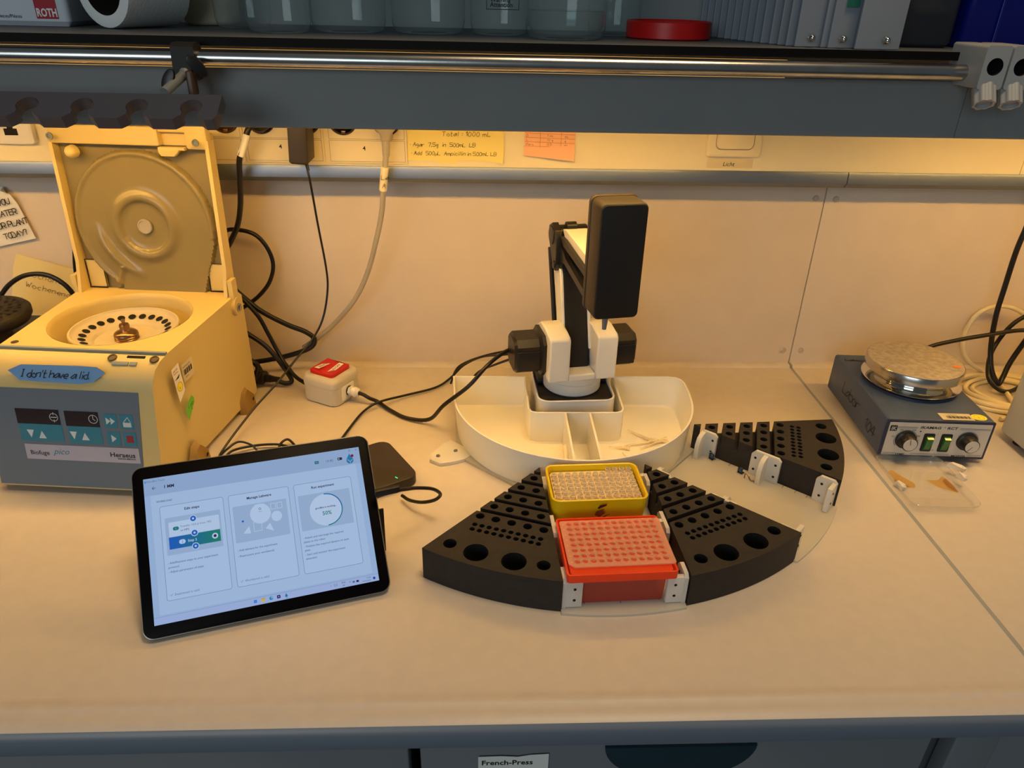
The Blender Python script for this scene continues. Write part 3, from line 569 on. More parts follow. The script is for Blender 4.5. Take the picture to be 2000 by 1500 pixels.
b = B().m(INK); b.at((-0.0075, -0.0045, -0.062), (PI/2, 0, 0)).hand('La', -0.003, 0.0, 0.006, 0.0006, 1).hand('A', -0.002, -0.012, 0.006, 0.0006, 1); b.obj('tag_writing', t)
cable('left_arched_cable', 'black cable arching over the perforated mixer top at the left edge', [(-0.79, -0.075, 0.12), (-0.773, -0.07, 0.146), (-0.752, -0.07, 0.167), (-0.725, -0.07, 0.181), (-0.695, -0.07, 0.182), (-0.672, -0.07, 0.167), (-0.660, -0.07, 0.143), (-0.654, -0.07, 0.11)], 0.0036)
cable('left_hanging_cable', 'black cable hanging behind the left edge of the open lid', [(-0.640, -0.04, 0.245), (-0.655, -0.04, 0.222), (-0.664, -0.04, 0.190), (-0.667, -0.04, 0.160), (-0.664, -0.04, 0.13), (-0.655, -0.04, 0.10)], 0.0036)
cable('robot_supply_cable', 'black cable curving from the switch box up to the robot motor', [(-0.2310, -0.1405, 0.0180), (-0.2200, -0.1465, 0.0172), (-0.210, -0.149, 0.012), (-0.198, -0.149, 0.006), (-0.176, -0.172, 0.004), (-0.149, -0.195, 0.004), (-0.114, -0.212, 0.012), (-0.0905, -0.236, 0.050), (-0.055, -0.244, 0.085), (-0.030, -0.228, 0.108), (-0.006, -0.195, 0.113), (0.012, -0.183, 0.116)], 0.0030)
cable('robot_data_cable', 'thin black cable running from behind the tablet to the robot motor', [(-0.248, -0.300, 0.003), (-0.227, -0.208, 0.0035), (-0.214, -0.172, 0.005), (-0.194, -0.157, 0.0105), (-0.159, -0.129, 0.006), (-0.112, -0.100, 0.0045), (-0.0885, -0.070, 0.006), (-0.066, -0.078, 0.034), (-0.037, -0.112, 0.066), (-0.010, -0.158, 0.092), (0.012, -0.178, 0.104)], 0.0019)
cable('robot_motor_lead', 'upper thin black lead bowing behind the white tray to the robot', [(-0.087, -0.085, 0.004), (-0.078, -0.086, 0.030), (-0.062, -0.093, 0.047), (-0.029, -0.128, 0.077), (0.012, -0.172, 0.1085)], 0.0017)
cable('robot_motor_lead', 'lower short black lead behind the white tray to the robot', [(-0.060, -0.09, 0.004), (-0.041, -0.093, 0.030), (-0.017, -0.132, 0.062), (0.014, -0.180, 0.0995)], 0.0019)
cable('hanging_black_cable', 'black cable hanging down the wall at the right edge and doubling back up', [(0.812, -0.055, 0.33), (0.811, -0.06, 0.279), (0.808, -0.06, 0.23), (0.810, -0.06, 0.17), (0.809, -0.065, 0.118), (0.816, -0.07, 0.064), (0.819, -0.085, 0.031), (0.828, -0.098, 0.012), (0.839, -0.09, 0.019), (0.851, -0.08, 0.045), (0.866, -0.08, 0.095)], 0.0042)
cable('curved_black_cable', 'black cable curving down into the cream cable coil at right', [(0.885, -0.05, 0.124), (0.856, -0.05, 0.101), (0.836, -0.055, 0.071), (0.820, -0.07, 0.045), (0.808, -0.098, 0.024), (0.819, -0.112, 0.010), (0.834, -0.119, 0.008), (0.862, -0.106, 0.010)], 0.0036)
t = cable('cream_cable_coil', 'cream cable looped on the wall and coiled on the bench at right', [(0.900, -0.03, 0.100), (0.868, -0.024, 0.117), (0.836, -0.022, 0.120), (0.809, -0.022, 0.106), (0.798, -0.022, 0.074), (0.802, -0.024, 0.042), (0.815, -0.033, 0.020), (0.836, -0.05, 0.0085), (0.838, -0.085, 0.0075), (0.823, -0.146, 0.006), (0.799, -0.195, 0.005), (0.77, -0.20, 0.004)], 0.0036, CREAMC)
b = B().m(CREAMC)
for k in range(5):
    cx, cy, rx, ry, z = 0.835+0.004*math.sin(k*2), -0.118+0.003*math.cos(k*3), 0.094-0.009*k, 0.073-0.008*k, 0.004+0.0032*(k % 2)
    b.tube([(cx+rx*math.cos(2*PI*i/20), cy+ry*math.sin(2*PI*i/20), z+0.002*math.sin(3*2*PI*i/20+k)) for i in range(21)], 0.0036, 8, 3)
b.obj('coil_turns', t, smooth=60)

# ================================================================== CENTRIFUGE
t = thing('centrifuge', 'cream bench centrifuge with open lid and blue tape reading I dont have a lid', 'centrifuge', (-0.514, -0.226, 0), R(-5))
def hw(y): return 0.106+(y+0.1)*0.0425 if y > -0.1 else 0.106+(y+0.1)*0.27
PR = [(-0.1526, 0.010), (-0.1345, 0.146), (-0.1318, 0.156), (-0.125, 0.1675), (-0.114, 0.1755), (-0.104, 0.1785), (-0.100, 0.180), (0.104, 0.180), (0.112, 0.173), (0.112, 0.010)]
b = B().m(CENT)
hl = lambda y: hw(y) if y > -0.1 else 0.106-(y+0.1)*0.42
ring = lambda s: [(hw(y) if s > 0 else -hl(y), y, z) for y, z in PR]
vs = ring(-1)+ring(1); n = len(PR); fs = [(i, (i+1) % n, n+(i+1) % n, n+i) for i in range(n) if i != 6] + [tuple(range(n))[::-1], tuple(n+i for i in range(n))]
b.add(vs, fs)
top = [(-hw(-0.1), -0.1), (hw(-0.1), -0.1), (hw(0.104), 0.104), (-hw(0.104), 0.104)]
b.plate(top, [(-0.003, -0.001, 0.0885)], 0.18, 0.18, None, None, 56, side=False)
hb = b; hb.obj('housing', t)
b = B().m(CENT); b.at((-0.003, -0.001, 0)).lathe([(0.0882, 0.1802), (0.0865, 0.178), (0.0855, 0.172), (0.0855, 0.125), (0.080, 0.118), (0.001, 0.117)], 56, False); b.obj('bowl', t, smooth=50)
b = B().m(CENTG); b.at((0, -0.1025, 0.1806)).box((0, 0, 0), (0.2105, 0.0042, 0.0026)); b.obj('front_seam', t)
b = B().m(CENTG); b.at((0.059, -0.119, 0.1728), (R(38), 0, 0)).box((-0.004, 0, 0), (0.020, 0.005, 0.002), 0.0006).box((0.012, 0, 0), (0.0085, 0.005, 0.002), 0.0006); b.obj('latch_button', t)
b = B().m(HOLE); b.at((0.071, -0.1095, 0.1773), (R(18), 0, 0)).box((0, 0, 0), (0.022, 0.0035, 0.0008)); b.obj('latch_slot', t)
for x in (0.043, 0.0945):
    b = B().m(SOCKD); b.at((x, -0.1125, 0.1766), (R(22), 0, 0)).lathe([(0.0056, 0), (0.0054, 0.0008), (0.004, 0.0005), (0.0035, -0.0004), (0.0004, -0.0005)], 18); b.obj('panel_screw', t)
b = B().m(BRASS); b.at((-0.0925, -0.088, 0.1802)).lathe([(0.0045, 0), (0.0042, 0.0005), (0.0005, 0.0005)], 16); b.obj('top_screw', t)
# lettered control panel on the sloping front
PT = (0, -0.1352, 0.1425); PROT = (PI/2-R(7.6), 0, 0)
b = B().m(CENTP); b.at(PT, PROT).prism([(-0.118, -0.1315), (0.0675, -0.1315), (0.0785, 0.0), (-0.110, 0.0)], -0.001, 0.0006); b.obj('control_panel', t)
b = B(); b.at((PT[0]+0.006, PT[1]-0.0008, PT[2]), PROT)
b.m(DISP).rect(-0.0844, -0.0465, -0.0302, -0.0265, 1).rect(-0.0236, -0.0473, 0.0186, -0.0272, 1)
b.m(TEAL).rect(-0.0836, -0.0690, -0.0296, -0.0465, 1).rect(-0.0225, -0.0702, 0.0190, -0.0473, 1)
for x0, x1, y0, y1 in ((0.0250, 0.0408, -0.0475, -0.0290), (0.0450, 0.0612, -0.0480, -0.0292), (0.0258, 0.0418, -0.0705, -0.0523), (0.0455, 0.0615, -0.0710, -0.0528)): b.rect(x0, y0, x1, y1, 1)
b.m(STRIP).rect(-0.0820, -0.0945, 0.0620, -0.0740, 1)
b.m(KEYW)
for x in (-0.0705, -0.0165): b.flat([(x-0.0045, -0.0545), (x+0.0045, -0.0545), (x, -0.0650)], 2).flat([(x+0.0095, -0.0655), (x+0.0190, -0.0655), (x+0.0143, -0.0555)], 2)
b.arc(-0.0375, -0.0365, 0.0050, 0, 360, 0.0007, 2).stroke([(-0.0375, -0.0300), (-0.0375, -0.0335)], 0.0006, 2).stroke([(-0.0375, -0.0430), (-0.0375, -0.0395)], 0.0006, 2).stroke([(-0.0410, -0.0365), (-0.0340, -0.0365)], 0.0010, 2)
b.arc(0.0115, -0.0368, 0.0054, 0, 360, 0.0007, 2).stroke([(0.0115, -0.0325), (0.0115, -0.0368), (0.0140, -0.0385)], 0.0007, 2)
for x in (0.0272, 0.0328): b.flat([(x, -0.0335), (x, -0.0430), (x+0.0056, -0.0383)], 2)
b.flat([(0.0306, -0.0565), (0.0306, -0.0665), (0.0368, -0.0615)], 2).rect(0.0480, -0.0455, 0.0580, -0.0395, 2).stroke([(0.0490, -0.0390), (0.0545, -0.0325), (0.0575, -0.0390)], 0.0007, 2)
b.m(KEYRED).rect(0.0492, -0.0665, 0.0580, -0.0568, 2)
b.m(INK).text('Biofuge', -0.0765, -0.0880, 0.0082, 2, bold=0.01).text('Heraeus', 0.0566, -0.0866, 0.0086, 2, 'RIGHT', sx=1.1, bold=0.02).text('INSTRUMENTS', 0.0566, -0.0900, 0.0030, 2, 'RIGHT', sx=1.15, bold=0.02)
b.m(TEAL).text('pico', -0.0470, -0.0865, 0.0115, 2, shear=0.45)
b.obj('panel_print', t)
# blue tape with handwriting
b = B().m(TAPEB); b.at((-0.0175, -0.1296, 0.1615), (PI/2-R(27), 0, 0))
b.loft([[(-0.056, -0.001, 0.004), (-0.046, -0.0100, 0.0012), (-0.02, -0.0110, 0.0012), (0.026, -0.0120, 0.0014), (0.044, -0.009, 0.0015), (0.058, 0.001, 0.0042)], [(-0.058, 0.001, 0.005), (-0.046, 0.0005, 0.0012), (-0.02, 0.0, 0.0012), (0.026, 0.0, 0.0014), (0.047, 0.001, 0.0015), (0.060, 0.0025, 0.0045)], [(-0.057, 0.002, 0.005), (-0.045, 0.0088, 0.0014), (-0.02, 0.0092, 0.0013), (0.026, 0.0098, 0.0014), (0.048, 0.0092, 0.0016), (0.059, 0.004, 0.0046)]], False, False, False)
b.obj('tape', t, recalc=False)
b = B().m(mat('ink_navy', (16, 18, 40), 0.6)); b.at((-0.0175, -0.1296, 0.1615), (PI/2-R(27), 0, 0)).hand("I don't have a lid.", -0.0455, -0.0055, 0.0086, 0.0010, 17, slant=0.25, track=0.73); b.obj('tape_writing', t)
# stickers on the right side
def side(b, y, z, dx=0.0004): return b.at((hw(y)+dx, y, z), (PI/2, 0, R(87.57)))
b = B().m(PAPER); side(b, -0.094, 0.127).flat([(-0.0085, 0.030), (0.0095, 0.032), (0.0125, -0.008), (-0.004, -0.018)], 1)
b.m(YSTICK).flat(circ(0.003, 0.0015, 0.0068, 24), 2); b.m(INK).arc(0.003, 0.0015, 0.0058, 0, 360, 0.0004, 3).text('L', 0.001, -0.001, 0.005, 3).flat([(-0.006, 0.0135), (0.004, 0.0135), (0.008, 0.018)], 3); b.m(KEYRED).text('geprüft', -0.006, 0.0250, 0.0038, 3).text('nächste', -0.006, 0.0210, 0.0038, 3); b.obj('inspection_sticker', t)
b = B().m(mat('sticker_silver', (205, 196, 165), 0.4)); side(b, -0.066, 0.140).rect(-0.0135, -0.0115, 0.0135, 0.0125, 1); b.m(INK)
for k in range(13): b.rect(-0.011+k*0.0017, -0.0035, -0.0103+k*0.0017+0.0005*(k % 3), 0.0040, 2)
b.text('inventory 01', -0.011, 0.0065, 0.0036, 2).text('00417', -0.008, -0.0080, 0.0034, 2); b.obj('barcode_sticker', t)
b = B().m(GSTICK); side(b, -0.077, 0.090).flat([(-0.012, -0.004), (-0.009, -0.014), (0.011, 0.004), (0.011, 0.010), (0.006, 0.0155), (-0.004, 0.010), (-0.012, 0.004)], 1); b.m(INK).hand('Lab', -0.006, 0.002, 0.0050, 0.0005, 2).hand('L', 0.001, -0.003, 0.004, 0.0005, 2); b.obj('green_tape', t)
for y in (0.072, -0.082):
    b = B().m(mat('foot_brown', (150, 118, 58), 0.5)); b.at((hw(y), y, 0), (PI/2, 0, R(87.57)))
    b.loft([[(-0.017, 0.0, -0.004), (0.019, 0.0, -0.004), (0.019, 0.022, -0.004), (0.004, 0.040, -0.004), (-0.008, 0.037, -0.004), (-0.017, 0.022, -0.004)], [(-0.014, 0.0, 0.007), (0.017, 0.0, 0.007), (0.016, 0.020, 0.006), (0.004, 0.034, 0.003), (-0.006, 0.031, 0.003), (-0.014, 0.018, 0.006)]])
    b.m(HOLE).flat(circ(0.0085, 0.0160, 0.0030, 14), 1, 0.0078); b.obj('foot', t)
for s in (-1, 1): B().m(BLACKM).cyl((s*0.07, -0.13, 0), (s*0.07, -0.13, 0.012), 0.010).obj('rubber_foot', t); B().m(BLACKM).cyl((s*0.07, 0.09, 0), (s*0.07, 0.09, 0.012), 0.010).obj('rubber_foot', t)
# rotor
b = B().m(ROTOR); b.at((-0.003, -0.001, 0)).lathe([(0.052, 0.120), (0.064, 0.128), (0.0680, 0.150), (0.0684, 0.1660), (0.0672, 0.1672), (0.0655, 0.1668), (0.0640, 0.1630), (0.0620, 0.1618), (0.0435, 0.1545), (0.0415, 0.1520), (0.0400, 0.1500), (0.0200, 0.1490), (0.0005, 0.1490)], 64)
M0 = b.M.copy(); ro = b.obj('rotor', t, smooth=40); b = B().m(HOLE)
for k in range(24):
    b.M = M0 @ Matrix.Rotation(2*PI*k/24+0.06, 4, 'Z') @ Matrix.Translation((0.0528, 0, 0.1588)) @ Matrix.Rotation(R(-21.5), 4, 'Y'); b.flat(circ(0, 0, 0.0050, 16), 2, 0.0001)
b.obj('tube_bores', ro, recalc=False)
b = B().m(INKR); b.M = M0 @ Matrix.Translation((0, 0, 0.1490)); b.arc(0, 0, 0.032, 20, 75, 0.0007, 3, 10).arc(0, 0, 0.031, 110, 150, 0.0007, 3, 10).hand('A', -0.024, 0.004, 0.005, 0.0006, 3); b.obj('rotor_marks', ro, recalc=False)
b = B().m(BRASS); b.at((-0.003, -0.001, 0.149)).lathe([(0.0155, 0.0), (0.0155, 0.002), (0.0148, 0.0027), (0.0155, 0.0035), (0.0155, 0.0050), (0.0148, 0.0058), (0.0155, 0.0066), (0.0150, 0.0088), (0.0125, 0.0110), (0.0072, 0.0130), (0.0062, 0.0150), (0.0066, 0.0195), (0.0058, 0.0215), (0.0025, 0.0222), (0.0022, 0.0245), (0.0028, 0.0262), (0.0020, 0.0280), (0.0003, 0.0285)], 28); b.obj('rotor_knob', ro, smooth=40)
# lid, standing open
LL = (0.0, 0.098, 0.1700); LR = (R(88), 0, 0)
def lid_h(u, v):
    du, dv = u+0.002, v-0.1000; r = math.hypot(du, dv); a = math.degrees(math.atan2(dv, du)) % 360
    inside = r < 0.094 or (v < 0.10 and -0.052 < u < 0.094-max(0, 0.08-v)*0.35)
    e = min(abs(r-0.094), 1) if v >= 0.10 or u < -0.05 else 1
    h = 0.0 if inside else -0.007
    if abs(r-0.0945) < 0.004 and (v > 0.085 or u < -0.052): h = 0.0028*math.cos((r-0.0945)/0.004*PI/2)
    h += 0.0055*math.exp(-((r-0.0400)/0.0075)**2) - (0.002 if r < 0.034 else 0)
    if 176 < a < 262:
        k = math.sin((a-176)/86*PI); h += 0.0070*k*math.exp(-((r-0.066-0.004*(1-k))/0.0065)**2)
    if v < 0.045 and u < -0.035: h += 0.004*math.exp(-((u+0.045+0.02*(0.045-v)/0.045)/0.004)**2)
    return h
N = 110; b = B().m(CENTIN); b.at(LL, LR).stretch(); vs = []; fs = []
for j in range(N+1):
    for i in range(N+1):
        u, v = -0.104+0.208*i/N, 0.008+0.206*j/N; vs.append((u, v, lid_h(u, v)))
for j in range(N):
    for i in range(N): q = j*(N+1)+i; fs.append((q, q+1, q+N+2, q+N+1))
b.add(vs, fs); ld = B().m(CENT); ld.at(LL, LR).stretch()
ld.box((0, 0.108, -0.0125), (0.216, 0.226, 0.007), 0.003)
for s in (-1, 1): ld.loft([[(s*0.1035, 0.0, -0.011), (s*0.1085, 0.0, -0.011), (s*0.1085, 0.0, 0.022), (s*0.1035, 0.0, 0.022)], [(s*0.1035, 0.05, -0.011), (s*0.1085, 0.05, -0.011), (s*0.1085, 0.05, 0.010), (s*0.1035, 0.05, 0.010)], [(s*0.1035, 0.214, -0.011), (s*0.1085, 0.214, -0.011), (s*0.1085, 0.214, 0.006), (s*0.1035, 0.214, 0.006)]])
ld.box((-0.0325, 0.2175, -0.001), (0.150, 0.024, 0.016), 0.003); ld.box((0.093, 0.2175, -0.001), (0.030, 0.030, 0.016), 0.004); ld.box((0.06, 0.2265, -0.002), (0.06, 0.008, 0.012), 0.002); ld.box((0.060, 0.2160, -0.006), (0.05, 0.02, 0.004))
lo = ld.obj('lid', t)
b.obj('lid_liner', lo, smooth=60)
b = B().m(CENT); b.at(LL, LR).stretch().prism([(0.041, 0.205), (0.077, 0.205), (0.077, 0.2015), (0.070, 0.2015), (0.062, 0.194), (0.044, 0.194), (0.041, 0.199)], 0.002, 0.010, 0.001); b.obj('lid_catch', lo)
for x, y in ((-0.098, 0.216), (0.096, 0.213)):
    b = B().m(GREYMETAL); b.at((LL[0]+x, LL[1]-0.0075, LL[2]+y*1.042), V90).lathe([(0.0048, 0), (0.0046, 0.0012), (0.0030, 0.001), (0.0026, -0.0002), (0.0003, -0.0002)], 18); b.obj('lid_screw', lo)
b = B().m(CENT); b.at((LL[0]-0.078, LL[1]-0.002, LL[2]+0.196*1.042), V90).lathe([(0.0085, -0.006), (0.0080, 0.002), (0.0040, 0.0075), (0.0005, 0.0078)], 20); b.obj('lid_pin', lo, smooth=60)
b = B().m(mat('sight_grey', (168, 162, 150), 0.4)); b.at((LL[0]-0.002, LL[1]-0.0008+0.0035, LL[2]+0.1042), (R(88), 0, 0)).lathe([(0.0105, -0.001), (0.0100, 0.0012), (0.0085, 0.0014), (0.0080, 0.0004), (0.0003, 0.0004)], 28); b.obj('sight_window', lo)
b = B().m(CENTIN)
b = B().m(INKG); b.at((LL[0], LL[1]-0.0008+0.006, LL[2]+0.006), (R(88), 0, 0))
for x, y, h in ((-0.040, 0.182, 'ACHTUNG'), (-0.036, 0.165, 'ATTENTION'), (0.012, 0.182, 'CAUTION'), (0.015, 0.165, 'ATENCION')):
    b.text(h, x, y, 0.0050, 2, bold=0.02)
    for k in range(3): b.text(('Rotor fest', 'anziehen nach', 'jedem Lauf')[k], x, y-0.0036*(k+1), 0.0032, 2)
b.obj('lid_lettering', lo)
for x in (-0.089, 0.089):
    b = B().m(CENT); b.at(LL, LR).stretch().box((x, 0.031, -0.004), (0.024, 0.038, 0.004), 0.001); b.obj('hinge_cover', lo)
    b = B().m(HOLE); b.at(LL, LR).stretch().frame(x-0.0125, 0.011, x+0.0125, 0.051, 0.0012, -8); b.obj('cover_gap', lo)
for s in (-1, 1):
    b = B().m(CENT); b.at((0, 0.0, 0)).loft([[(s*0.1125, y, z) for y, z in [(0.088+0.012*math.cos(a), 0.165+0.013*math.sin(a)) for a in [2*PI*i/20 for i in range(20)]]], [(s*0.1180, y, z) for y, z in [(0.088+0.012*math.cos(a), 0.165+0.013*math.sin(a)) for a in [2*PI*i/20 for i in range(20)]]]]); b.prism([(s*0.1100, 0.082), (s*0.1165, 0.082), (s*0.1165, 0.098), (s*0.1100, 0.098)], 0.165, 0.205); b.obj('hinge_arm', lo)
    b = B().m(STEEL); b.cyl((s*0.1175, 0.088, 0.163), (s*0.1205, 0.088, 0.163), 0.0062, 18).cyl((s*0.1205, 0.088, 0.163), (s*0.1218, 0.088, 0.163), 0.004, 6); b.obj('hinge_bolt', lo)

# ================================================================== MIXER at the left edge
t = thing('vortex_mixer', 'dark blue laboratory mixer with round perforated black top at the left edge', 'mixer', (-0.725, -0.190, 0))
b = B().m(BLUED).prism(rr(0.135, 0.16, 0.012), 0.004, 0.135, 0.006, 0.003); b.obj('mixer_body', t)
b = B().m(BLACKP).lathe([(0.030, 0.135), (0.026, 0.145), (0.040, 0.150), (0.030, 0.151)], 28); b.obj('neck', t)
b = B().m(BLACKF).lathe([(0.040, 0.150), (0.056, 0.155), (0.060, 0.162), (0.060, 0.170), (0.057, 0.173), (0.0005, 0.174)], 44)
b.m(HOLE)
for r, n in ((0.012, 6), (0.024, 12), (0.036, 18), (0.047, 24)):
    for k in range(n): b.flat(circ(r*math.cos(2*PI*k/n), r*math.sin(2*PI*k/n), 0.0030, 8), 1, 0.1745)
b.obj('foam_platform', t, smooth=50)
b = B().m(PAPER); b.at((0.024, -0.0805, 0.112), V90).rect(-0.045, -0.016, 0.035, 0.014, 1); b.m(INK).text('nach Gebrauch', -0.028, 0.005, 0.006, 2).text('bitte reinigen', -0.028, -0.004, 0.006, 2); b.obj('paper_label', t)

# ================================================================== TABLET
t = thing('tablet', 'silver framed tablet with lit white screen propped up on the bench', 'tablet', (-0.2508, -0.5923, 0.0057), 0.2785)
TR_ = (PI/2-0.785, 0, 0)
b = B().m(ALUT); b.at((0, 0, 0), TR_).prism(rr(0.245, 0.175, 0.011, 6, 0, 0.0875), -0.008, -0.0004, 0.0012, 0.0015); b.obj('body', t)
b = B().m(BEZEL); b.at((0, 0, 0), TR_).prism(rr(0.2428, 0.1728, 0.010, 6, 0, 0.0875), -0.0004, 0.0001, 0.0003); b.obj('cover_glass', t)
b = B().m(BLACKM); b.loft([[(-0.112, 0.0660, 0.0590), (0.128, 0.0660, 0.0590), (0.128, 0.0690, 0.0580), (-0.112, 0.0690, 0.0580)], [(-0.112, 0.0715, -0.0055), (0.128, 0.0715, -0.0055), (0.128, 0.0745, -0.0055), (-0.112, 0.0745, -0.0055)]]); b.obj('kickstand', t)
S_ = lambda n, c, k=0.86: emis('screen_'+n, c, k)
b = B(); b.at((-0.111, 0.1612, 0.0003), (0, 0, 0)); b.M = Matrix.Rotation(TR_[0], 4, 'X') @ Matrix.Translation((-0.111, 0.1612, 0.0003))
mm = 0.001
def RC(x0, y0, x1, y1, c, l, r=0): b.m(S_(*c)).rect(x0*mm, -y1*mm, x1*mm, -y0*mm, l, r*mm)
def TX(s, x, y, h, c=('ink', (38, 48, 78)), al='LEFT', bold=0.0, l=6): b.m(S_(*c)).text(s, x*mm, -y*mm, h*mm*1.38, l, al, bold=bold)
PALE = ('pale', (163, 190, 226)); HEAD = ('head', (143, 170, 210)); CARD = ('card', (168, 194, 230)); BOX = ('box', (150, 176, 212)); LINE = ('line', (92, 122, 158)); TEALC = ('teal', (20, 118, 126)); BLU = ('blue', (22, 92, 190)); GRN = ('green', (16, 126, 112)); TASK = ('task', (156, 178, 224)); WHT = ('white', (178, 202, 234)); DK = ('dark', (24, 32, 60)); SOFT = ('soft', (78, 104, 140))
RC(0, 0, 222, 148, ('rim', (152, 180, 220)), 0); RC(0, 0, 222, 18.3, HEAD, 1); RC(5.8, 18.3, 216, 139, PALE, 1); RC(0, 140.8, 222, 148, TASK, 1); b.m(S_(*LINE)).stroke([(0, -0.1408), (0.222, -0.1408)], 0.0002, 2)
TX('GoodBot Touch', 3.2, 4.2, 1.9, SOFT); RC(1, 2.2, 2.6, 4.4, ('sky', (70, 140, 210)), 2)
b.m(S_(*DK)).stroke([(0.0115, -0.0108), (0.0082, -0.0108)], 0.0004, 3).stroke([(0.0097, -0.0092), (0.0080, -0.0108), (0.0097, -0.0124)], 0.0004, 3)
TX('1 MM', 18.9, 12.4, 3.2, DK, bold=0.03); TX('WORKLOAD', 10.9, 26.6, 1.9, SOFT, bold=0.02)
RC(172.6, 8.8, 177.0, 12.0, TEALC, 2); b.m(S_(*HEAD)).stroke([(0.1738, -0.0104), (0.1758, -0.0104)], 0.0004, 3)
TX('10:40', 184.0, 12.0, 2.8, SOFT); RC(197.4, 8.6, 202.4, 11.6, DK, 2, 0.8); RC(198.2, 9.4, 199.6, 10.8, HEAD, 3)
b.m(S_('drop', (20, 120, 170))); b.flat([(0.2106+0.0038*math.cos(R(a)), -0.0135+0.0038*math.sin(R(a))) for a in range(150, 391, 15)]+[(0.2106, -0.0058)], 2); b.m(S_(*HEAD)).stroke([(0.2082, -0.0125), (0.2108, -0.0150), (0.2134, -0.0130)], 0.0007, 3).stroke([(0.2108, -0.0150), (0.2108, -0.0170)], 0.0006, 3)
b.m(S_('red', (120, 16, 44))).flat(circ(0.2136, -0.0088, 0.0016, 16), 4); TX('\u2013', 205.5, 3.4, 1.8, SOFT); b.m(S_(*SOFT)).frame(0.2105, -0.0034, 0.2122, -0.0018, 0.0003, 3).stroke([(0.2178, -0.0034), (0.2194, -0.0018)], 0.0003, 3).stroke([(0.2178, -0.0018), (0.2194, -0.0034)], 0.0003, 3)
for x0, x1 in ((13.5, 75), (80.3, 141.6), (147.3, 208.2)):
    RC(x0, 31.4, x1, 126.8, CARD, 2, 2.2); P = rr((x1-x0)*mm, 0.0954, 0.0022, 4, (x0+x1)/2*mm, -0.0791); b.m(S_(*LINE)).stroke(P+P[:1], 0.00035, 3)
for s, x in (('Edit steps', 44.1), ('Manage Labware', 111), ('Run experiment', 177.5)): TX(s, x, 38.4, 2.7, DK, 'CENTER', 0.02)
for x0, x1 in ((17.3, 71), (83.4, 138), (150.2, 205)): RC(x0, 44.0, x1, 82.3, BOX, 3, 1)
RC(20.5, 49, 69.3, 64, WHT, 4, 1); RC(24.3, 54.2, 30.1, 58.0, TEALC, 5, 1.8); TX('1', 26.5, 57.1, 2.0, WHT)
TX('Transfer 10.0 \u00b5l from TR2', 31.4, 55.8, 2.05, SOFT); TX('to MP2', 31.6, 59.8, 2.05, DK)
n = 14
for k in range(n):
    f = k/(n-1); RC(19.8+49.4*k/n, 64.4, 19.8+49.4*(k+1)/n+0.02, 76.6, ('grad%d' % k, (int(22-4*f), int(92+34*f), int(190-82*f))), 5)
RC(29.2, 68.2, 35.4, 72.8, WHT, 6, 2.2); TX('2', 31.6, 71.6, 2.3, BLU, l=7); TX('Step 2', 37.5, 71.8, 2.5, WHT, bold=0.02, l=7)
for x, y in ((44.4, 48.8), (44.6, 63.6), (44.5, 77.4)):
    b.m(S_(*WHT)).flat(circ(x*mm, -y*mm, 0.0036, 24), 7); b.m(S_(*BLU)).flat(circ(x*mm, -y*mm, 0.0028, 24), 8); b.m(S_(*WHT)).flat(circ(x*mm, -y*mm, 0.0011, 16), 9)
b.m(S_(*WHT)).flat(circ(0.0639, -0.0704, 0.0030, 24), 7); b.m(S_('maroon', (60, 20, 60))).flat(circ(0.0639, -0.0704, 0.0015, 16), 8)
for s, x, y in (('- Add/Remove steps to your experiment', 17, 91), ('protocol', 17, 95.4), ('- Adjust parameters of steps', 17, 99.8), ('- Add labware for the experiment', 83.9, 91), ('- Restructure your workbench', 83.9, 97), ('- Attach and rearrange the required', 150.3, 90.6), ('plates to the robot', 150.3, 94.8), ('- Position the required labware on each', 150.3, 99.6), ('plate', 150.3, 103.6), ('- Start and monitor the experiment', 150.3, 108.2), ('execution', 150.3, 112.4)): TX(s, x, y, 2.1, SOFT, bold=0.008)
for s, x in (('Experiment is valid', 21), ('Workbench is valid', 88)): TX(s, x, 122.6, 2.2, ('pt', (66, 122, 140))); b.m(S_('pt', (66, 122, 140))).stroke([((x-4)*mm, -0.1215), ((x-3.2)*mm, -0.1224), ((x-1.8)*mm, -0.1205)], 0.0003, 6)
b.m(S_(*WHT)).flat(circ(0.1105, -0.0555, 0.0105, 40), 4).rect(0.1055, -0.0565, 0.1155, -0.0455, 4)
for x, y, s in ((124, 50, 5), (130.6, 50, 5), (106.5, 68.5, 8)): b.m(S_(*WHT)).frame((x-s/2)*mm, -(y+s*0.6)*mm, (x+s/2)*mm, -(y-s*0.6)*mm, 0.0006, 5)
b.m(S_(*WHT)).flat(circ(0.1265, -0.0610, 0.0055, 24), 4).flat([(0.114, -0.072), (0.122, -0.076), (0.119, -0.067)], 4).flat([(0.098, -0.0665), (0.0915, -0.0735), (0.099, -0.0745)], 4)
b.m(S_(*BLU)).flat(circ(0.0922, -0.0607, 0.0011, 16), 5); b.m(S_(*SOFT)).arc(0.1105, -0.0505, 0.0011, 0, 360, 0.0004, 6, 12).stroke([(0.1090, -0.0535), (0.1122, -0.0535)], 0.0003, 6)
b.m(S_(*WHT)).flat(circ(0.1778, -0.0632, 0.0172, 48), 4); b.m(S_('arc', (20, 100, 160))).arc(0.1778, -0.0632, 0.0170, 90, 0, 0.0011, 6, 30); b.m(S_('arc2', (20, 120, 140))).arc(0.1778, -0.0632, 0.0170, 0, -88, 0.0011, 6, 30)
TX('goodBot is working...', 178, 61.2, 1.9, DK, 'CENTER', 0.015); TX('50%', 178.2, 68.9, 4.2, GRN, 'CENTER', 0.015)
b.m(S_('win', (20, 120, 220)))
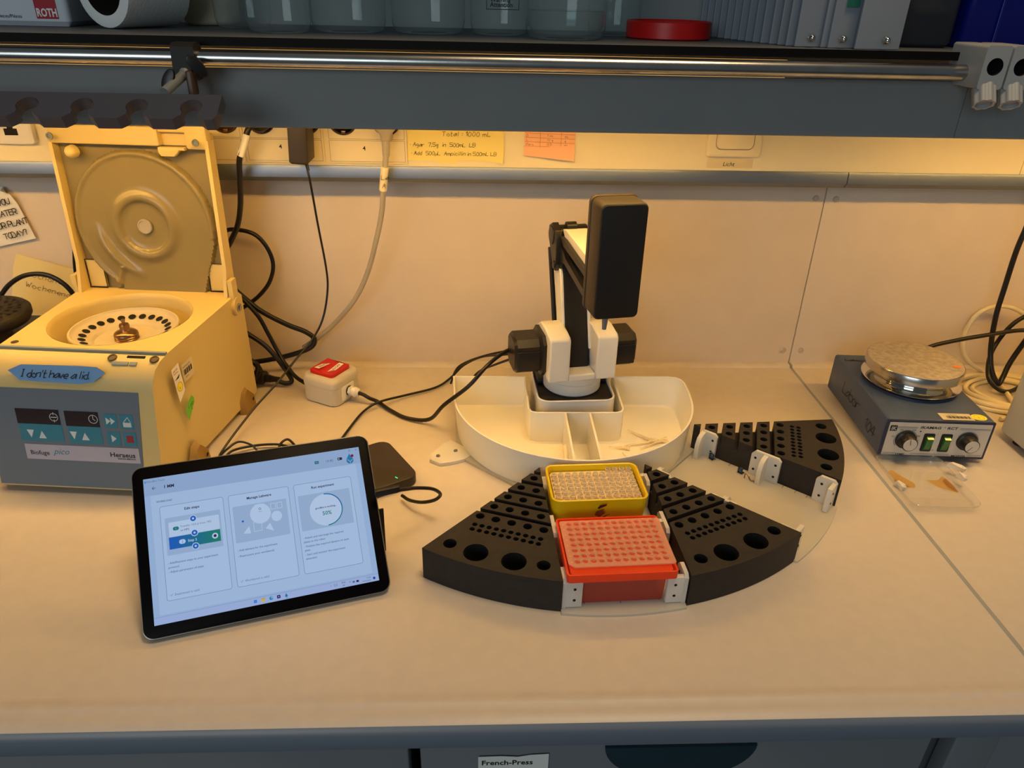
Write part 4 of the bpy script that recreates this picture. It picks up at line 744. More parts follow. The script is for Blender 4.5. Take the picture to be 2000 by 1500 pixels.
for dx in (0, 1.55):
    for dy in (0, 1.55): b.rect((94.2+dx)*mm, -(144.0+dy)*mm, (95.6+dx)*mm, -(142.6+dy)*mm, 3)
RC(101.8, 142.4, 105.2, 143.6, ('fold1', (190, 150, 50)), 3); RC(101.8, 143.2, 105.2, 145.8, ('fold2', (214, 178, 76)), 4)
b.m(S_('edge', (20, 130, 190))).flat(circ(0.1112, -0.1440, 0.0018, 20), 3); b.m(S_('edge2', (120, 200, 200))).flat(circ(0.1118, -0.1436, 0.0008, 14), 4); RC(117.0, 142.3, 120.4, 145.6, ('navy', (34, 30, 96)), 3, 0.4); RC(118.0, 143.2, 119.4, 144.6, ('lil', (150, 120, 190)), 4)
b.m(S_('drop', (20, 120, 170))).flat([(0.1263+0.0013*math.cos(R(a)), -0.1446+0.0013*math.sin(R(a))) for a in range(150, 391, 20)]+[(0.1263, -0.1420)], 3); b.m(S_(*BLU)).stroke([(0.1253, -0.1470), (0.1273, -0.1470)], 0.0004, 3)
TX('^', 171.0, 145.4, 2.2, SOFT); b.m(S_(*SOFT)).frame(0.1752, -0.1449, 0.1782, -0.1432, 0.0003, 3); TX('ENG', 184.8, 143.6, 1.5, DK, 'CENTER'); TX('DE', 184.8, 146.6, 1.5, DK, 'CENTER'); b.m(S_(*SOFT)).arc(0.1915, -0.1446, 0.0012, 40, 140, 0.0004, 3, 8); RC(194.2, 143.4, 196.6, 145.2, SOFT, 3); RC(198.2, 143.3, 200.8, 145.3, DK, 3); TX('10:40', 213.5, 143.6, 1.5, SOFT, 'RIGHT'); TX('24/06/2022', 213.5, 146.6, 1.5, SOFT, 'RIGHT'); b.m(S_('noti', (24, 70, 150))).flat(circ(0.2171, -0.1446, 0.0014, 16), 3)
b.obj('screen', t, recalc=False)

# ---- box and cable behind the tablet
t = thing('external_drive', 'flat black box with rounded corners and green light behind the tablet', 'drive', (-0.187, -0.340, 0), R(31.4))
B().m(mat('drive_black', (46, 38, 33), 0.45)).prism(rr(0.100, 0.102, 0.015, 6), 0.0005, 0.0145, 0.0018, 0.001).obj('case', t)
b = B().m(emis('green_led', (30, 235, 130), 1.6)); b.at((0.0215, -0.0410, 0.0146), (0, 0, R(-75))).prism(rr(0.0048, 0.0012, 0.0005, 3), 0, 0.0003); b.obj('indicator_light', t)
t = thing('data_cable', 'short black cable from the right tablet edge looping back to the black box', 'cable', (-0.1563, -0.4769, 0.0906))
W0 = Vector((-0.1563, -0.4769, 0.0906)); rel = lambda P: [tuple(Vector(p)-W0) for p in P]
b = B().m(CABLE).tube(rel([(-0.1305, -0.4905, 0.0875), (-0.1205, -0.4776, 0.080), (-0.1103, -0.4648, 0.072), (-0.0942, -0.4479, 0.058), (-0.0862, -0.4365, 0.042), (-0.0929, -0.4316, 0.030), (-0.1093, -0.4234, 0.020), (-0.1265, -0.4086, 0.012), (-0.1375, -0.3935, 0.0080)]), 0.0022, 10); b.obj('cord', t, smooth=60)
b = B().m(BLACKP); a0, a1 = Vector(rel([(-0.1530, -0.4985, 0.0902)])[0]), Vector(rel([(-0.1315, -0.4912, 0.0880)])[0]); d = a1-a0
b.at(a0, (0, 0, math.atan2(d.y, d.x))).prism([(0.0, -0.0035), (d.length, -0.0030), (d.length+0.004, -0.0022), (d.length+0.004, 0.0022), (d.length, 0.0030), (0.0, 0.0035)], -0.0045, 0.0035, 0.001, 0.001); b.obj('tablet_plug', t)

# ================================================================== SWITCH BOX
t = thing('switch_box', 'pale grey box with a red rocker switch labelled on and off', 'switch', (-0.274, -0.1167, 0), R(-29))
b = B().m(SWBOX).prism(rr(0.066, 0.066, 0.013, 7), 0.0005, 0.030, 0.0, 0.002); b.obj('box_base', t)
b = B().m(SWBOX); P = rr(0.067, 0.067, 0.0135, 7); b.loft([[(x, y, 0.0305) for x, y in P], [(x, y, 0.0385) for x, y in P], [(x, y, 0.0425) for x, y in INSET(P, 0.0015)], [(x, y, 0.0450) for x, y in INSET(P, 0.005)], [(x, y, 0.0455) for x, y in INSET(P, 0.009)]]); b.obj('box_lid', t, smooth=50)
b = B().m(RED); P = rr(0.046, 0.046, 0.006, 4); b.loft([[(x, y, 0.0445) for x, y in P], [(x, y, 0.0480+0.0016*abs(x)/0.023) for x, y in P], [(x, y, 0.0490+0.0022*abs(x)/0.023) for x, y in INSET(P, 0.0012)]], True, False)
b.loft([[(-0.0218, y, 0.0512), (-0.0005, y, 0.0490), (0.0005, y, 0.0490), (0.0218, y, 0.0512)] for y in (-0.0218, 0.0218)], False, False, False); b.obj('rocker', t, smooth=30)
for s, x, y0 in (('EIN/ON', -0.0125, -0.0160), ('AUS/OFF', 0.0105, -0.0170)):
    b = B().m(PAPER); b.at((x, 0, 0.0508), (0, R(5.8 if x < 0 else -5.8), PI/2)).rect(y0, -0.0045, y0+0.033, 0.0045, 1); b.m(INK).text(s, y0+0.0165, -0.0022, 0.0066, 2, 'CENTER', bold=0.01); b.obj('rocker_label', t)
b = B().m(WHITEP); b.box((0.0328, -0.002, 0.017), (0.003, 0.030, 0.024), 0.001); b.m(BLACKP).cyl((0.034, 0.0, 0.018), (0.0365, 0, 0.018), 0.0080, 20); b.m(WHITEP).cyl((0.0365, 0, 0.018), (0.0405, 0, 0.018), 0.0082, 6).cyl((0.0405, 0, 0.018), (0.0440, 0, 0.018), 0.0062, 18).cyl((0.0440, 0, 0.018), (0.0500, 0, 0.018), 0.0078, 12).cyl((0.0500, 0, 0.018), (0.0535, 0, 0.018), 0.0074, 18, 0.0048); b.obj('cable_gland', t, smooth=40)

# ================================================================== ROBOT
t = thing('desktop_robot', 'white and black desktop robot arm standing in the cream tray', 'robot', (0.098, -0.186, 0.0), R(2.7))
AZ = (0, 0, R(7.3))
P = rr(0.114, 0.116, 0.018, 6); Q = INSET(P, 0.0028)
B().m(WHITEP).loft([[(x, y, 0.0045) for x, y in P], [(x, y, 0.0605) for x, y in P], [(x, y, 0.0620) for x, y in INSET(P, 0.0012)], [(x, y, 0.0605) for x, y in Q], [(x, y, 0.052) for x, y in Q]], True, True).obj('base_shell', t)
B().m(BLACKM).prism(INSET(P, 0.003), 0.050, 0.0575, 0.001).obj('base_cover', t)
B().m(BLACKP).box((0.043, 0.018, 0.0605), (0.02, 0.03, 0.006), 0.002).obj('base_cover_rib', t); B().m(BLACKP).box((-0.043, 0.02, 0.0615), (0.018, 0.036, 0.008), 0.002).obj('base_cover_rib', t)
B().m(WHITEP).lathe([(0.0400, 0.0575), (0.0425, 0.060), (0.0425, 0.0755), (0.0405, 0.0765), (0.0430, 0.0770), (0.0430, 0.092)], 48).obj('turntable', t)
b = B().m(WHITEP); b.at((0, 0, 0), AZ)
WP = [(-0.0485, 0.088), (-0.0485, 0.1500), (-0.0470, 0.1535), (-0.0435, 0.1560), (-0.015, 0.1605), (0.010, 0.1590), (0.034, 0.1440), (0.0455, 0.125), (0.0455, 0.092), (0.042, 0.088)]
for x0, x1 in ((-0.0495, -0.0195), (0.0195, 0.0495)): b.ext(WP, 'x', x0, x1)
b.ext([(-0.0485, 0.088), (-0.0485, 0.0985), (0.0455, 0.0985), (0.0455, 0.088)], 'x', -0.0196, 0.0196); b.obj('waist_housing', t, bevel=0.0025)
def oct_(h, c): return [(h, -c), (h, c), (c, h), (-c, h), (-h, c), (-h, -c), (-c, -h), (c, -h)]
for s, L in ((-1, 0.0445), (1, 0.0370)):
    b = B().m(BLACKP); b.at((0, 0, 0), AZ)
    f = lambda hh, x: [(s*x, y-0.002, z+0.1195) for y, z in oct_(hh, hh*0.66)]
    b.loft([f(0.031, 0.0495), f(0.031, 0.0545), f(0.0255, 0.0585), f(0.0255, 0.0495+L-0.004), f(0.0225, 0.0495+L)])
    b.box((s*(0.0495+L*0.55), -0.0275, 0.1150), (L*0.75, 0.004, 0.030), 0.001); b.obj('motor', t, bevel=0.0012)
ua = B().m(BLACKM); ua.at((0, 0, 0), AZ); UA = [(-0.0255, 0.1000), (-0.020, 0.0945), (0.004, 0.0885), (0.012, 0.0925), (0.0665, 0.246), (0.064, 0.264), (0.052, 0.271), (0.038, 0.265), (0.031, 0.255)]
ua.ext(UA, 'x', -0.0165, 0.0165); uo = ua.obj('upper_arm', t, bevel=0.002)
b = B().m(WHITEP); b.at((0, 0, 0), AZ)
for s in (-1, 1): b.ext([(-0.0175, 0.122), (0.0165, 0.224), (0.026, 0.236), (0.048, 0.231), (0.0145, 0.122)], 'x', s*0.0168, s*0.0215)
b.obj('arm_side_shell', t, bevel=0.0015)
b = B().m(BLACKP); b.at((0, 0, 0), AZ); b.cyl((-0.0225, 0.022, 0.125), (-0.0225, 0.072, 0.248), 0.0036, 10).ext([(0.014, 0.112), (0.030, 0.118), (0.030, 0.135), (0.018, 0.135)], 'x', -0.0255, -0.0195); b.obj('parallel_link', t)
b = B().m(BLACKP); b.at((0, 0, 0), AZ)
b.ext([(0.066, 0.283), (0.050, 0.291), (0.033, 0.284), (0.026, 0.270), (0.022, 0.238), (0.028, 0.227), (0.038, 0.229), (0.068, 0.267)], 'x', -0.0275, -0.0185); b.cyl((-0.029, 0.050, 0.273), (0.023, 0.050, 0.273), 0.0135, 20).cyl((-0.0295, 0.030, 0.236), (-0.019, 0.030, 0.236), 0.0055, 14); b.obj('elbow_link', t, bevel=0.001)
b = B().m(BLACKP); b.at((0, 0, 0), AZ).cyl((-0.010, 0.040, 0.286), (0.004, 0.040, 0.286), 0.0078, 14); b.obj('elbow_knob', t)
b = B().m(WHITEP); b.at((0, 0, 0), AZ); b.ext([(0.040, 0.2835), (0.022, 0.2880), (-0.108, 0.2800), (-0.108, 0.258), (-0.02, 0.262), (0.030, 0.276)], 'x', -0.0150, 0.0195); b.obj('forearm_cover', t, bevel=0.0015)
b = B().m(BLACKP); b.at((0, 0, 0), AZ)
for x0, x1 in ((-0.0215, -0.0155), (0.0165, 0.0215)):
    b.ext([(0.030, 0.2770), (0.012, 0.2770), (-0.108, 0.2660), (-0.108, 0.2590), (0.010, 0.268)], 'x', x0, x1)
    b.ext([(0.030, 0.264), (0.012, 0.262), (-0.004, 0.255), (-0.108, 0.2400), (-0.108, 0.2300), (0.002, 0.246), (0.012, 0.2435), (0.022, 0.232), (0.032, 0.234)], 'x', x0, x1)
b.box((0, -0.088, 0.256), (0.036, 0.022, 0.036), 0.003); b.obj('forearm_frame', t, bevel=0.0008)
b = B().m(mat('head_lamplit_black', (58, 52, 46), 0.45)); b.at((0.002, -0.1085, 0.2965), (PI/2, 0, AZ[2])); b.M = Matrix.Rotation(AZ[2], 4, 'Z') @ Matrix.Translation((0.002, -0.1055, 0.2965)) @ Matrix.Rotation(PI/2, 4, 'X')  # warm lamplight on the black head sides is put into this colour
b.prism(rr(0.0595, 0.1430, 0.008, 5), 0.0, 0.008, 0.001, 0.001).prism(rr(0.0575, 0.1410, 0.0075, 5), 0.008, 0.0435, 0.0025); b.obj('tool_head', t)
b = B().m(BLACKM); b.M = Matrix.Rotation(AZ[2], 4, 'Z') @ Matrix.Translation((0.002, -0.149, 0.2965)) @ Matrix.Rotation(PI/2, 4, 'X'); b.prism(rr(0.0550, 0.1385, 0.0065, 5), -0.001, 0.0012, 0.001); b.obj('head_front_cover', t)
b = B().m(GREYMETAL); b.at((0, 0, 0), AZ); b.cyl((-0.0035, -0.128, 0.228), (-0.0035, -0.128, 0.219), 0.0042, 16).cyl((-0.0035, -0.128, 0.219), (-0.0035, -0.128, 0.2040), 0.0040, 16, 0.0026); b.obj('nozzle', t)

# ================================================================== TRAY AND BASE PLATES
CX, CY = 0.0965, -0.2165
t = thing('tray', 'white D shaped plastic tray around the robot base', 'tray', (CX, CY, 0))
def tray_outline(r, yb, wl, wr, nl, nr, nf):
    P = [(-wl, yb)]
    P += [(r*math.cos(R(a)), r*math.sin(R(a))) for a in range(185, 357, 4)]
    P += [(r+0.001, 0.005), (wr, yb-0.022), (wr-0.003, yb-0.010), (wr-0.010, yb-0.003), (wr-0.022, yb), (nr, yb)]
    k = 0.010
    P += [(nr, nf+k), (nr-k*0.3, nf+k*0.3), (nr-k, nf), (nl+k, nf), (nl+k*0.3, nf+k*0.3), (nl, nf+k), (nl, yb)]
    return P
o1 = tray_outline(0.1735, 0.056, 0.1765, 0.175, -0.0655, 0.0660, -0.0520); o0 = tray_outline(0.1690, 0.054, 0.1735, 0.171, -0.0645, 0.0650, -0.0510)
i1 = INSET(o1, 0.0026); i0 = INSET(o0, 0.0026)
b = B().m(TRAYM); b.loft([[(x, y, 0.0045) for x, y in o0], [(x, y, 0.0575) for x, y in o1], [(x, y, 0.0582) for x, y in INSET(o1, 0.0013)], [(x, y, 0.0575) for x, y in i1], [(x, y, 0.010) for x, y in INSET(o0, 0.0032)], [(x, y, 0.0072) for x, y in INSET(o0, 0.006)]]); b.obj('tray_body', t, smooth=40)
b = B().m(TRAYM)
for x in (-0.0160, 0.0185): b.loft([[(x-0.0014, -0.0515, 0.007), (x+0.0014, -0.0515, 0.007), (x+0.0014, -0.0515, 0.0572), (x-0.0014, -0.0515, 0.0572)], [(x-0.0014, -0.1665, 0.007), (x+0.0014, -0.1665, 0.007), (x+0.0014, -0.1715, 0.0560), (x-0.0014, -0.1715, 0.0560)]])
b.obj('slot_divider', t, smooth=0)
B().m(TRAYM).cyl((-0.0182, -0.098, 0.030), (-0.0182, -0.132, 0.022), 0.0042, 12).obj('divider_rib', t)
def oct_plate(ap, a0, r=None): return [(ap/math.cos(PI/8)*math.sin(R(a0+22.5+45*k)), -ap/math.cos(PI/8)*math.cos(R(a0+22.5+45*k))) for k in range(8)]
t = thing('hub_plate', 'milky octagonal acrylic plate with screwed tab under the white tray', 'plate', (CX, CY, 0))
b = B().m(ACRY).prism(oct_plate(0.1715, 2.7), 0.0003, 0.0042, 0.0003)
b.obj('plate_body', t)
f = lambda lat, d, a: (lat*math.cos(R(a))+d*math.sin(R(a)), lat*math.sin(R(a))-d*math.cos(R(a)))
b = B().m(BRKT).prism([f(l, d, -42.3) for l, d in ((-0.104, 0.165), (-0.098, 0.196), (-0.090, 0.205), (-0.072, 0.203), (-0.062, 0.188), (-0.055, 0.172), (-0.055, 0.150), (-0.104, 0.150))], 0.0005, 0.0052, 0.0006); b.obj('fixing_tab', t)
for l, d, z in ((-0.087, 0.1915, 0.0052), (-0.078, 0.166, 0.0052), (-0.03, 0.163, 0.0042), (0.045, 0.163, 0.0042)):
    x, y = f(l, d, -42.3); b = B().m(STEEL); b.at((x, y, z)).lathe([(0.0032, 0), (0.0028, 0.0009), (0.0015, 0.0007), (0.0003, 0.0004)], 14); b.obj('plate_screw', t)
def module(a, label, ticks):
    t = thing('module_plate', label, 'plate', (CX, CY, 0), R(a), 'acrylic module plates')
    P = [(-0.0672, -0.1735), (0.0672, -0.1735)][::-1] + [(l, -math.sqrt(0.3785**2-l*l)) for l in [-0.0672+0.1344*k/20 for k in range(21)]]
    B().m(ACRY).prism(P, 0.0003, 0.0034, 0.0003).obj('plate_body', t)
    b = B().m(INKG)
    for p0, p1 in ticks: b.stroke([p0, p1], 0.0008, 1, 0.0035)
    b.obj('tick_marks', t)
    for s in (-1, 1):
        for f0, f1, lf in ((0.1765, 0.2020, 0.1825), (0.2530, 0.2930, 0.2730), (0.3400, 0.3660, 0.3630)):
            b = B().m(BRKT); x0, x1 = sorted((s*0.0668, s*0.0625))
            b.at((0, 0, 0)).ext([(-f0, 0.0036), (-f0, 0.0355), (-f0-0.005, 0.0415), (-f1+0.004, 0.0415), (-f1, 0.0375), (-f1, 0.0036)], 'x', x0, x1)
            L = 0.018
            if lf > 0.35: b.box((s*0.0540, -lf+0.0002, 0.0212), (L, 0.0060, 0.0352), 0.0010)
            else:
                q = [(s*0.0630, 0.0036), (s*0.0445, 0.0036), (s*0.0445, 0.0250), (s*0.0480, 0.0350), (s*0.0540, 0.0395), (s*0.0630, 0.0405)]; b.ext(q, 'y', -lf-0.003, -lf+0.003)
            b.m(HOLE); xx = s*0.06245
            for ff in ([f1-0.0055] if lf < 0.2 else [f0+0.006, f1-0.006] if lf < 0.3 else [f0+0.008]):
                for z in (0.013, 0.031): b.cyl((xx, -ff, z), (xx-s*0.0004, -ff, z), 0.0017, 12)
            if lf > 0.35:
                for z in (0.014, 0.029): b.cyl((s*0.0535, -lf-0.0027, z), (s*0.0535, -lf-0.0032, z), 0.0016, 12)
            b.obj('corner_bracket', t)
    return t
module(2.7, 'milky acrylic plate under the yellow and red boxes, between two black racks', [((-0.041, -0.355), (-0.041, -0.361)), ((-0.002, -0.355), (-0.002, -0.362)), ((0.040, -0.353), (0.040, -0.360))])
module(47.7, 'milky acrylic plate with white corner brackets and no box on it', [((0.0665, -d), (0.0605, -d)) for d in (0.226, 0.245, 0.302, 0.3185, 0.334)])
def clip(x, y, rz, label):
    t = thing('spring_clip', label, 'clip', (x, y, 0.0036), rz, 'small metal spring clips')
    b = B().m(CHROME).box((0, 0, 0.0010), (0.0075, 0.0085, 0.0020)).box((-0.0005, 0.0035, 0.0060), (0.0062, 0.0014, 0.0090)); b.obj('clip_base', t)
    b = B().m(mat('clip_blue_steel', (70, 90, 120), 0.3, metal=0.7)).box((0.0003, 0.0005, 0.0052), (0.0050, 0.0048, 0.0062), 0.001); b.obj('clip_block', t)
clip(0.2850, -0.3084, 0.5, 'tiny silver clip beside the inner bracket next to the white tray')
clip(0.3150, -0.3420, 0.7, 'tiny silver clip beside the middle bracket of the empty plate')
b = B().m(BRASS).tube([(-0.005, 0.002, 0.001), (-0.003, 0.005, 0.006), (-0.0005, 0.000, 0.004), (0.001, -0.002, 0.001)], 0.0006, 6).tube([(0.000, 0.0, 0.005), (0.002, -0.004, 0.001), (0.005, -0.005, 0.0015), (0.006, -0.008, 0.001), (0.009, -0.007, 0.001)], 0.0006, 6)
tag(b.obj('brass_contacts', loc=(0.3215, -0.3560, 0.0036), smooth=60), 'bent brass contact wires lying beside the middle bracket', 'contact')

# ================================================================== BLACK TUBE RACKS
def hwid(n): return 0.0454+(n+0.008)*0.41421
def rack_mesh():
    b = B().m(BLACKF); D = 0.2947; Z1 = 0.0425
    def strip(n0, n1, z1, holes, arc=False, z0=0.0005):
        P = [(-hwid(n0), -D-n0), (hwid(n0), -D-n0)]
        if arc: P += [(0.3752*math.sin(a), -0.3752*math.cos(a)) for a in [0.2118-0.4236*k/24 for k in range(25)]]
        else: P += [(hwid(n1), -D-n1), (-hwid(n1), -D-n1)]
        b.plate(P[::-1], [(x, -D-n, r) for x, n, r in holes], z0, z1, 0.010, HOLE, 20) if holes else b.prism(P, z0, z1)
    rows = [(-0.0925, 1), (-0.0687, 2), (-0.0456, 3), (-0.0227, 4)]
    strip(-0.1165, -0.1070, Z1, [])
    edge = -0.1070
    for n, k in rows:
        strip(edge, n-0.0085, 0.026, []); strip(n-0.0085, n+0.0085, Z1, [((i-(k-1)/2)*0.019, n+0.0005, 0.0049) for i in range(k)]); edge = n+0.0085
    strip(edge, -0.0082, 0.026, [])
    H = [((i-2)*0.019, 0.0, 0.0052) for i in range(5)] + [((i-4.5)*0.0086, 0.0160, 0.0031) for i in range(10)] + [((i-4.5)*0.0086, 0.0247, 0.0031) for i in range(10)]
    H += [(-0.0530, 0.0556, 0.0075), (-0.0213, 0.0600, 0.0138), (0.0217, 0.0600, 0.0138), (0.0533, 0.0556, 0.0075)]
    strip(-0.0082, 0.072, Z1, H, True)
    return b
ro = rack_mesh().obj('tube_rack', loc=(0.0972, -0.2148, 0), rot=(0, 0, R(-19.8)))
tag(ro, 'black foam sector tube rack left of the red box', 'tube rack', 'black sector tube racks')
for a, lb, lo_ in ((25.25, 'black foam sector tube rack right of the red box', (0.0972, -0.2148, 0)), (71.1, 'black foam sector tube rack nearest the blue hotplate, beyond the empty plate', (0.0940, -0.2200, 0))):
    o = ro.copy(); C.objects.link(o); o.location = lo_; o.rotation_euler = (0, 0, R(a)); o['label'] = lb

# ================================================================== YELLOW AND RED BOXES
A27 = R(2.7); f27 = lambda x, y: (CX+x*math.cos(A27)-y*math.sin(A27), CY+x*math.sin(A27)+y*math.cos(A27))
x, y = f27(-0.0063, -0.2165)
t = thing('tip_box', 'yellow pipette tip box standing behind the red box', 'tip box', (x, y, 0.0036), A27)
P = rr(0.1150, 0.0750, 0.010, 6); Pb = rr(0.1090, 0.0690, 0.009, 6)
B().m(YBOX).loft([[(x, y, 0.020) for x, y in Pb], [(x, y, 0.0535) for x, y in P], [(x, y, 0.0545) for x, y in INSET(P, 0.0014)], [(x, y, 0.0535) for x, y in INSET(P, 0.0028)], [(x, y, 0.020) for x, y in INSET(Pb, 0.0028)]], False, False).obj('rim_frame', t)
Pc = rr(0.1060, 0.0660, 0.008, 5); B().m(CLEARP).loft([[(x, y, 0.0) for x, y in INSET(Pc, 0.002)], [(x, y, 0.0215) for x, y in Pc]], True, False).obj('clear_base', t)
TH = [(-0.0475+0.00863*i, 0.0302-0.00863*j) for j in range(8) for i in range(12) if not (j == 0 and i < 8)]
b = B().m(mat('tip_tray_cream', (226, 208, 170), 0.35)); b.plate(rr(0.1040, 0.0650, 0.007, 5, 0, 0), [(u, v, 0.0030) for u, v in TH], 0.0445, 0.0460, None, None, 10); b.obj('tip_deck', t)
b = B().m(mat('marker_purple', (70, 24, 40), 0.5)); b.at((0.001, -0.0372, 0.0), (PI/2-R(-5), 0, 0)).flat([(-0.006, 0.046), (-0.003, 0.050), (0.005, 0.0515), (0.0045, 0.049), (-0.004, 0.0445)], 3); b.obj('ink_mark', t)
b = B().m(mat('marker_faded', (150, 84, 40), 0.6)); b.at((0.001, -0.0365, 0.0), (PI/2-R(-5), 0, 0)).flat([(-0.007, 0.040), (0.001, 0.043), (0.004, 0.037), (-0.002, 0.031), (-0.008, 0.034)], 2); b.m(mat('marker_purple', (70, 24, 40), 0.5)).flat([(0.002, 0.0295), (0.0095, 0.035), (0.0100, 0.036), (0.0015, 0.031)], 3); b.obj('label_remains', t)
tip0 = None; mt = t.matrix_basis
Mt = Matrix.Translation((*f27(-0.0063, -0.2165), 0.0036)) @ Matrix.Rotation(A27, 4, 'Z')
for u, v in TH:
    if tip0 is None:
        tip0 = B().m(TIPM).lathe([(0.0006, -0.034), (0.0010, -0.030), (0.0024, -0.004), (0.0028, 0.0), (0.0036, 0.0002), (0.0036, 0.0042), (0.0029, 0.0044), (0.0025, 0.0020)], 12, False).obj('pipette_tip', smooth=60)
        tag(tip0, 'clear pipette tip standing in the yellow box', 'pipette tip', 'pipette tips in the yellow box'); o = tip0
    else: o = tip0.copy(); C.objects.link(o)
    o.location = Mt @ Vector((u, v, 0.0461)); o.rotation_euler = (0, 0, A27)
x, y = f27(-0.0043, -0.3215)
t = thing('tip_box', 'red pipette tip box in front of the yellow box', 'tip box', (x, y, 0.0036), A27)
P = rr(0.1170, 0.0930, 0.004, 4); Pb = rr(0.1000, 0.0800, 0.004, 4)
B().m(REDCLR).loft([[(x, y, 0.0) for x, y in INSET(Pb, 0.002)], [(x, y, 0.037) for x, y in Pb]], True, True).obj('box_base', t)
B().m(REDBOX).loft([[(x, y, 0.0355) for x, y in INSET(P, 0.007)], [(x, y, 0.0362) for x, y in P], [(x, y, 0.0460) for x, y in P], [(x, y, 0.0462) for x, y in INSET(P, 0.002)], [(x, y, 0.0400) for x, y in INSET(P, 0.0030)]], True, False).obj('rim_frame', t)
b = B().m(REDBOX).plate(rr(0.1085, 0.0845, 0.003, 3), [((i-5.5)*0.0086, (j-3.5)*0.0086, 0.0028) for i in range(12) for j in range(8)], 0.036, 0.0440, 0.038, REDBOX, 10); b.obj('tip_deck', t)
x, y = f27(-0.0022, -0.3183)
t = thing('pcr_plate', 'translucent 96 well plate lying askew on the red box', 'well plate', (x, y, 0.0490), R(2.9))
P = [(-0.0572, -0.0320), (-0.0515, -0.0378)] + rr(0.1144, 0.0756, 0.002, 3)[15:] if False else [(0.0572, 0.0358), (0.0552, 0.0378), (-0.0552, 0.0378), (-0.0572, 0.0358), (-0.0572, -0.0318), (-0.0512, -0.0378), (0.0552, -0.0378), (0.0572, -0.0358)]
b = B().m(PCR).plate(P, [((i-5.5)*0.00860, (j-3.5)*0.00872+0.0008, 0.0031) for i in range(12) for j in range(8)], 0.0, 0.0014, None, None, 14, bottom=False)
for i in range(12):
    for j in range(8):
        q = ((i-5.5)*0.00860, (j-3.5)*0.00872+0.0008); M = b.M; b.M = Matrix.Translation((q[0], q[1], 0)); b.lathe([(0.0031, 0.0014), (0.0037, 0.0022), (0.0034, 0.0024), (0.0031, 0.0014), (0.0026, -0.0028)], 14, False); b.M = M
b.obj('plate_body', t, smooth=40)
b = B().m(PAPER); b.at((0, 0, 0.0014))
for i in range(12): b.text(str(i+1), (i-5.5)*0.0086, 0.0350, 0.0024, 1, 'CENTER')
for j in range(8): b.text('ABCDEFGH'[j], -0.0545, (3.5-j)*0.00872, 0.0026, 1)
b.obj('plate_marks', t)
# loose tips in the tray
for k, (x, y, a, L) in enumerate(((0.176, -0.240, -0.75, 0.05), (0.196, -0.262, -0.35, 0.05), (0.165, -0.283, 0.25, 0.05), (0.187, -0.291, 0.55, 0.05), (0.160, -0.300, -1.35, 0.045), (0.143, -0.285, -0.15, 0.03))):
    o = B().m(TIPM).lathe([(0.0005, 0.0), (0.0012, 0.012), (0.0022, L*0.8), (0.0030, L*0.82), (0.0032, L), (0.0026, L)], 12, False).obj('pipette_tip', smooth=60)
    tag(o, 'loose clear pipette tip lying on the floor of the white tray', 'pipette tip', 'loose tips in the tray'); o.location = (x, y, 0.0105); o.rotation_euler = (0, PI/2, a)

# ================================================================== HOTPLATE
t = thing('hotplate_stirrer', 'blue magnetic hotplate stirrer with a worn round metal plate and two green switches', 'hotplate', (0.603, -0.207, 0), R(-3.8))
P = rr(0.148, 0.205, 0.004, 3)
B().m(BLUEM).loft([[(x, y, 0.007) for x, y in INSET(P, 0.002)], [(x, y, 0.010) for x, y in P], [(x, y, 0.0640) for x, y in P], [(x, y, 0.0665) for x, y in INSET(P, 0.0012)], [(x, y, 0.0675) for x, y in INSET(P, 0.0035)]]).obj('body', t)
for sx in (-1, 1):
    for sy in (-1, 1): B().m(BLACKM).cyl((sx*0.058, sy*0.085, 0), (sx*0.058, sy*0.085, 0.008), 0.008).obj('rubber_foot', t)
b = B().m(BLUED); b.at((0.004, 0.012, 0)).lathe([(0.066, 0.0670), (0.0655, 0.0705), (0.060, 0.0715), (0.001, 0.0715)], 56); b.obj('plate_collar', t)
b = B().m(CHROME); b.at((0.005, 0.012, 0)).lathe([(0.040, 0.0712), (0.052, 0.0730), (0.0685, 0.0742), (0.0690, 0.0752), (0.0680, 0.0757), (0.0560, 0.0765), (0.0500, 0.0800), (0.0520, 0.0850), (0.0560, 0.0885)], 64); b.obj('drip_ring', t, smooth=40)
b = B().m(mat('plate_rim_metal', (200, 196, 188), 0.22, metal=1.0)); b.at((0.005, 0.013, 0)).lathe([(0.058, 0.0880), (0.0655, 0.0890), (0.0672, 0.0905), (0.0672, 0.1025), (0.0664, 0.1038), (0.0640, 0.1040)], 64); po = b.obj('heating_plate', t)
b = B().m(ALU); b.at((0.005, 0.013, 0)).lathe([(0.0655, 0.1036), (0.0655, 0.1041), (0.0650, 0.1043), (0.0005, 0.1043)], 64); b.obj('plate_face', po)
b = B().m(ORANGE); b.at((0.0568, -0.0085, 0.1045), (0, 0, R(-8))).flat([(-0.007, -0.002), (0.004, -0.003), (0.0065, 0.0015), (0.0, 0.004), (-0.006, 0.003)], 1); b.obj('orange_mark', po)
FT = (-0.074, -0.1026, 0.0); b = B().m(BLUED); b.at((0, -0.1025, 0.0), V90).prism(rr(0.1475, 0.0600, 0.002, 3, 0, 0.0370), -0.001, 0.0014, 0.0005); b.obj('front_frame', t)
b = B().m(SILVER); b.at((0, -0.1039, 0.0), V90).prism(rr(0.1405, 0.0525, 0.001, 2, 0, 0.0370), 0, 0.0004); b.obj('front_panel', t)
b = B().m(INK); b.at((-0.074, -0.1044, 0.0), V90)
U = lambda u, v: (u, 0.0670-v)
for v in (0.0105, 0.0122): b.stroke([U(0.005, v), U(0.043, v)], 0.0004, 1).stroke([U(0.101, v), U(0.1425, v)], 0.0004, 1)
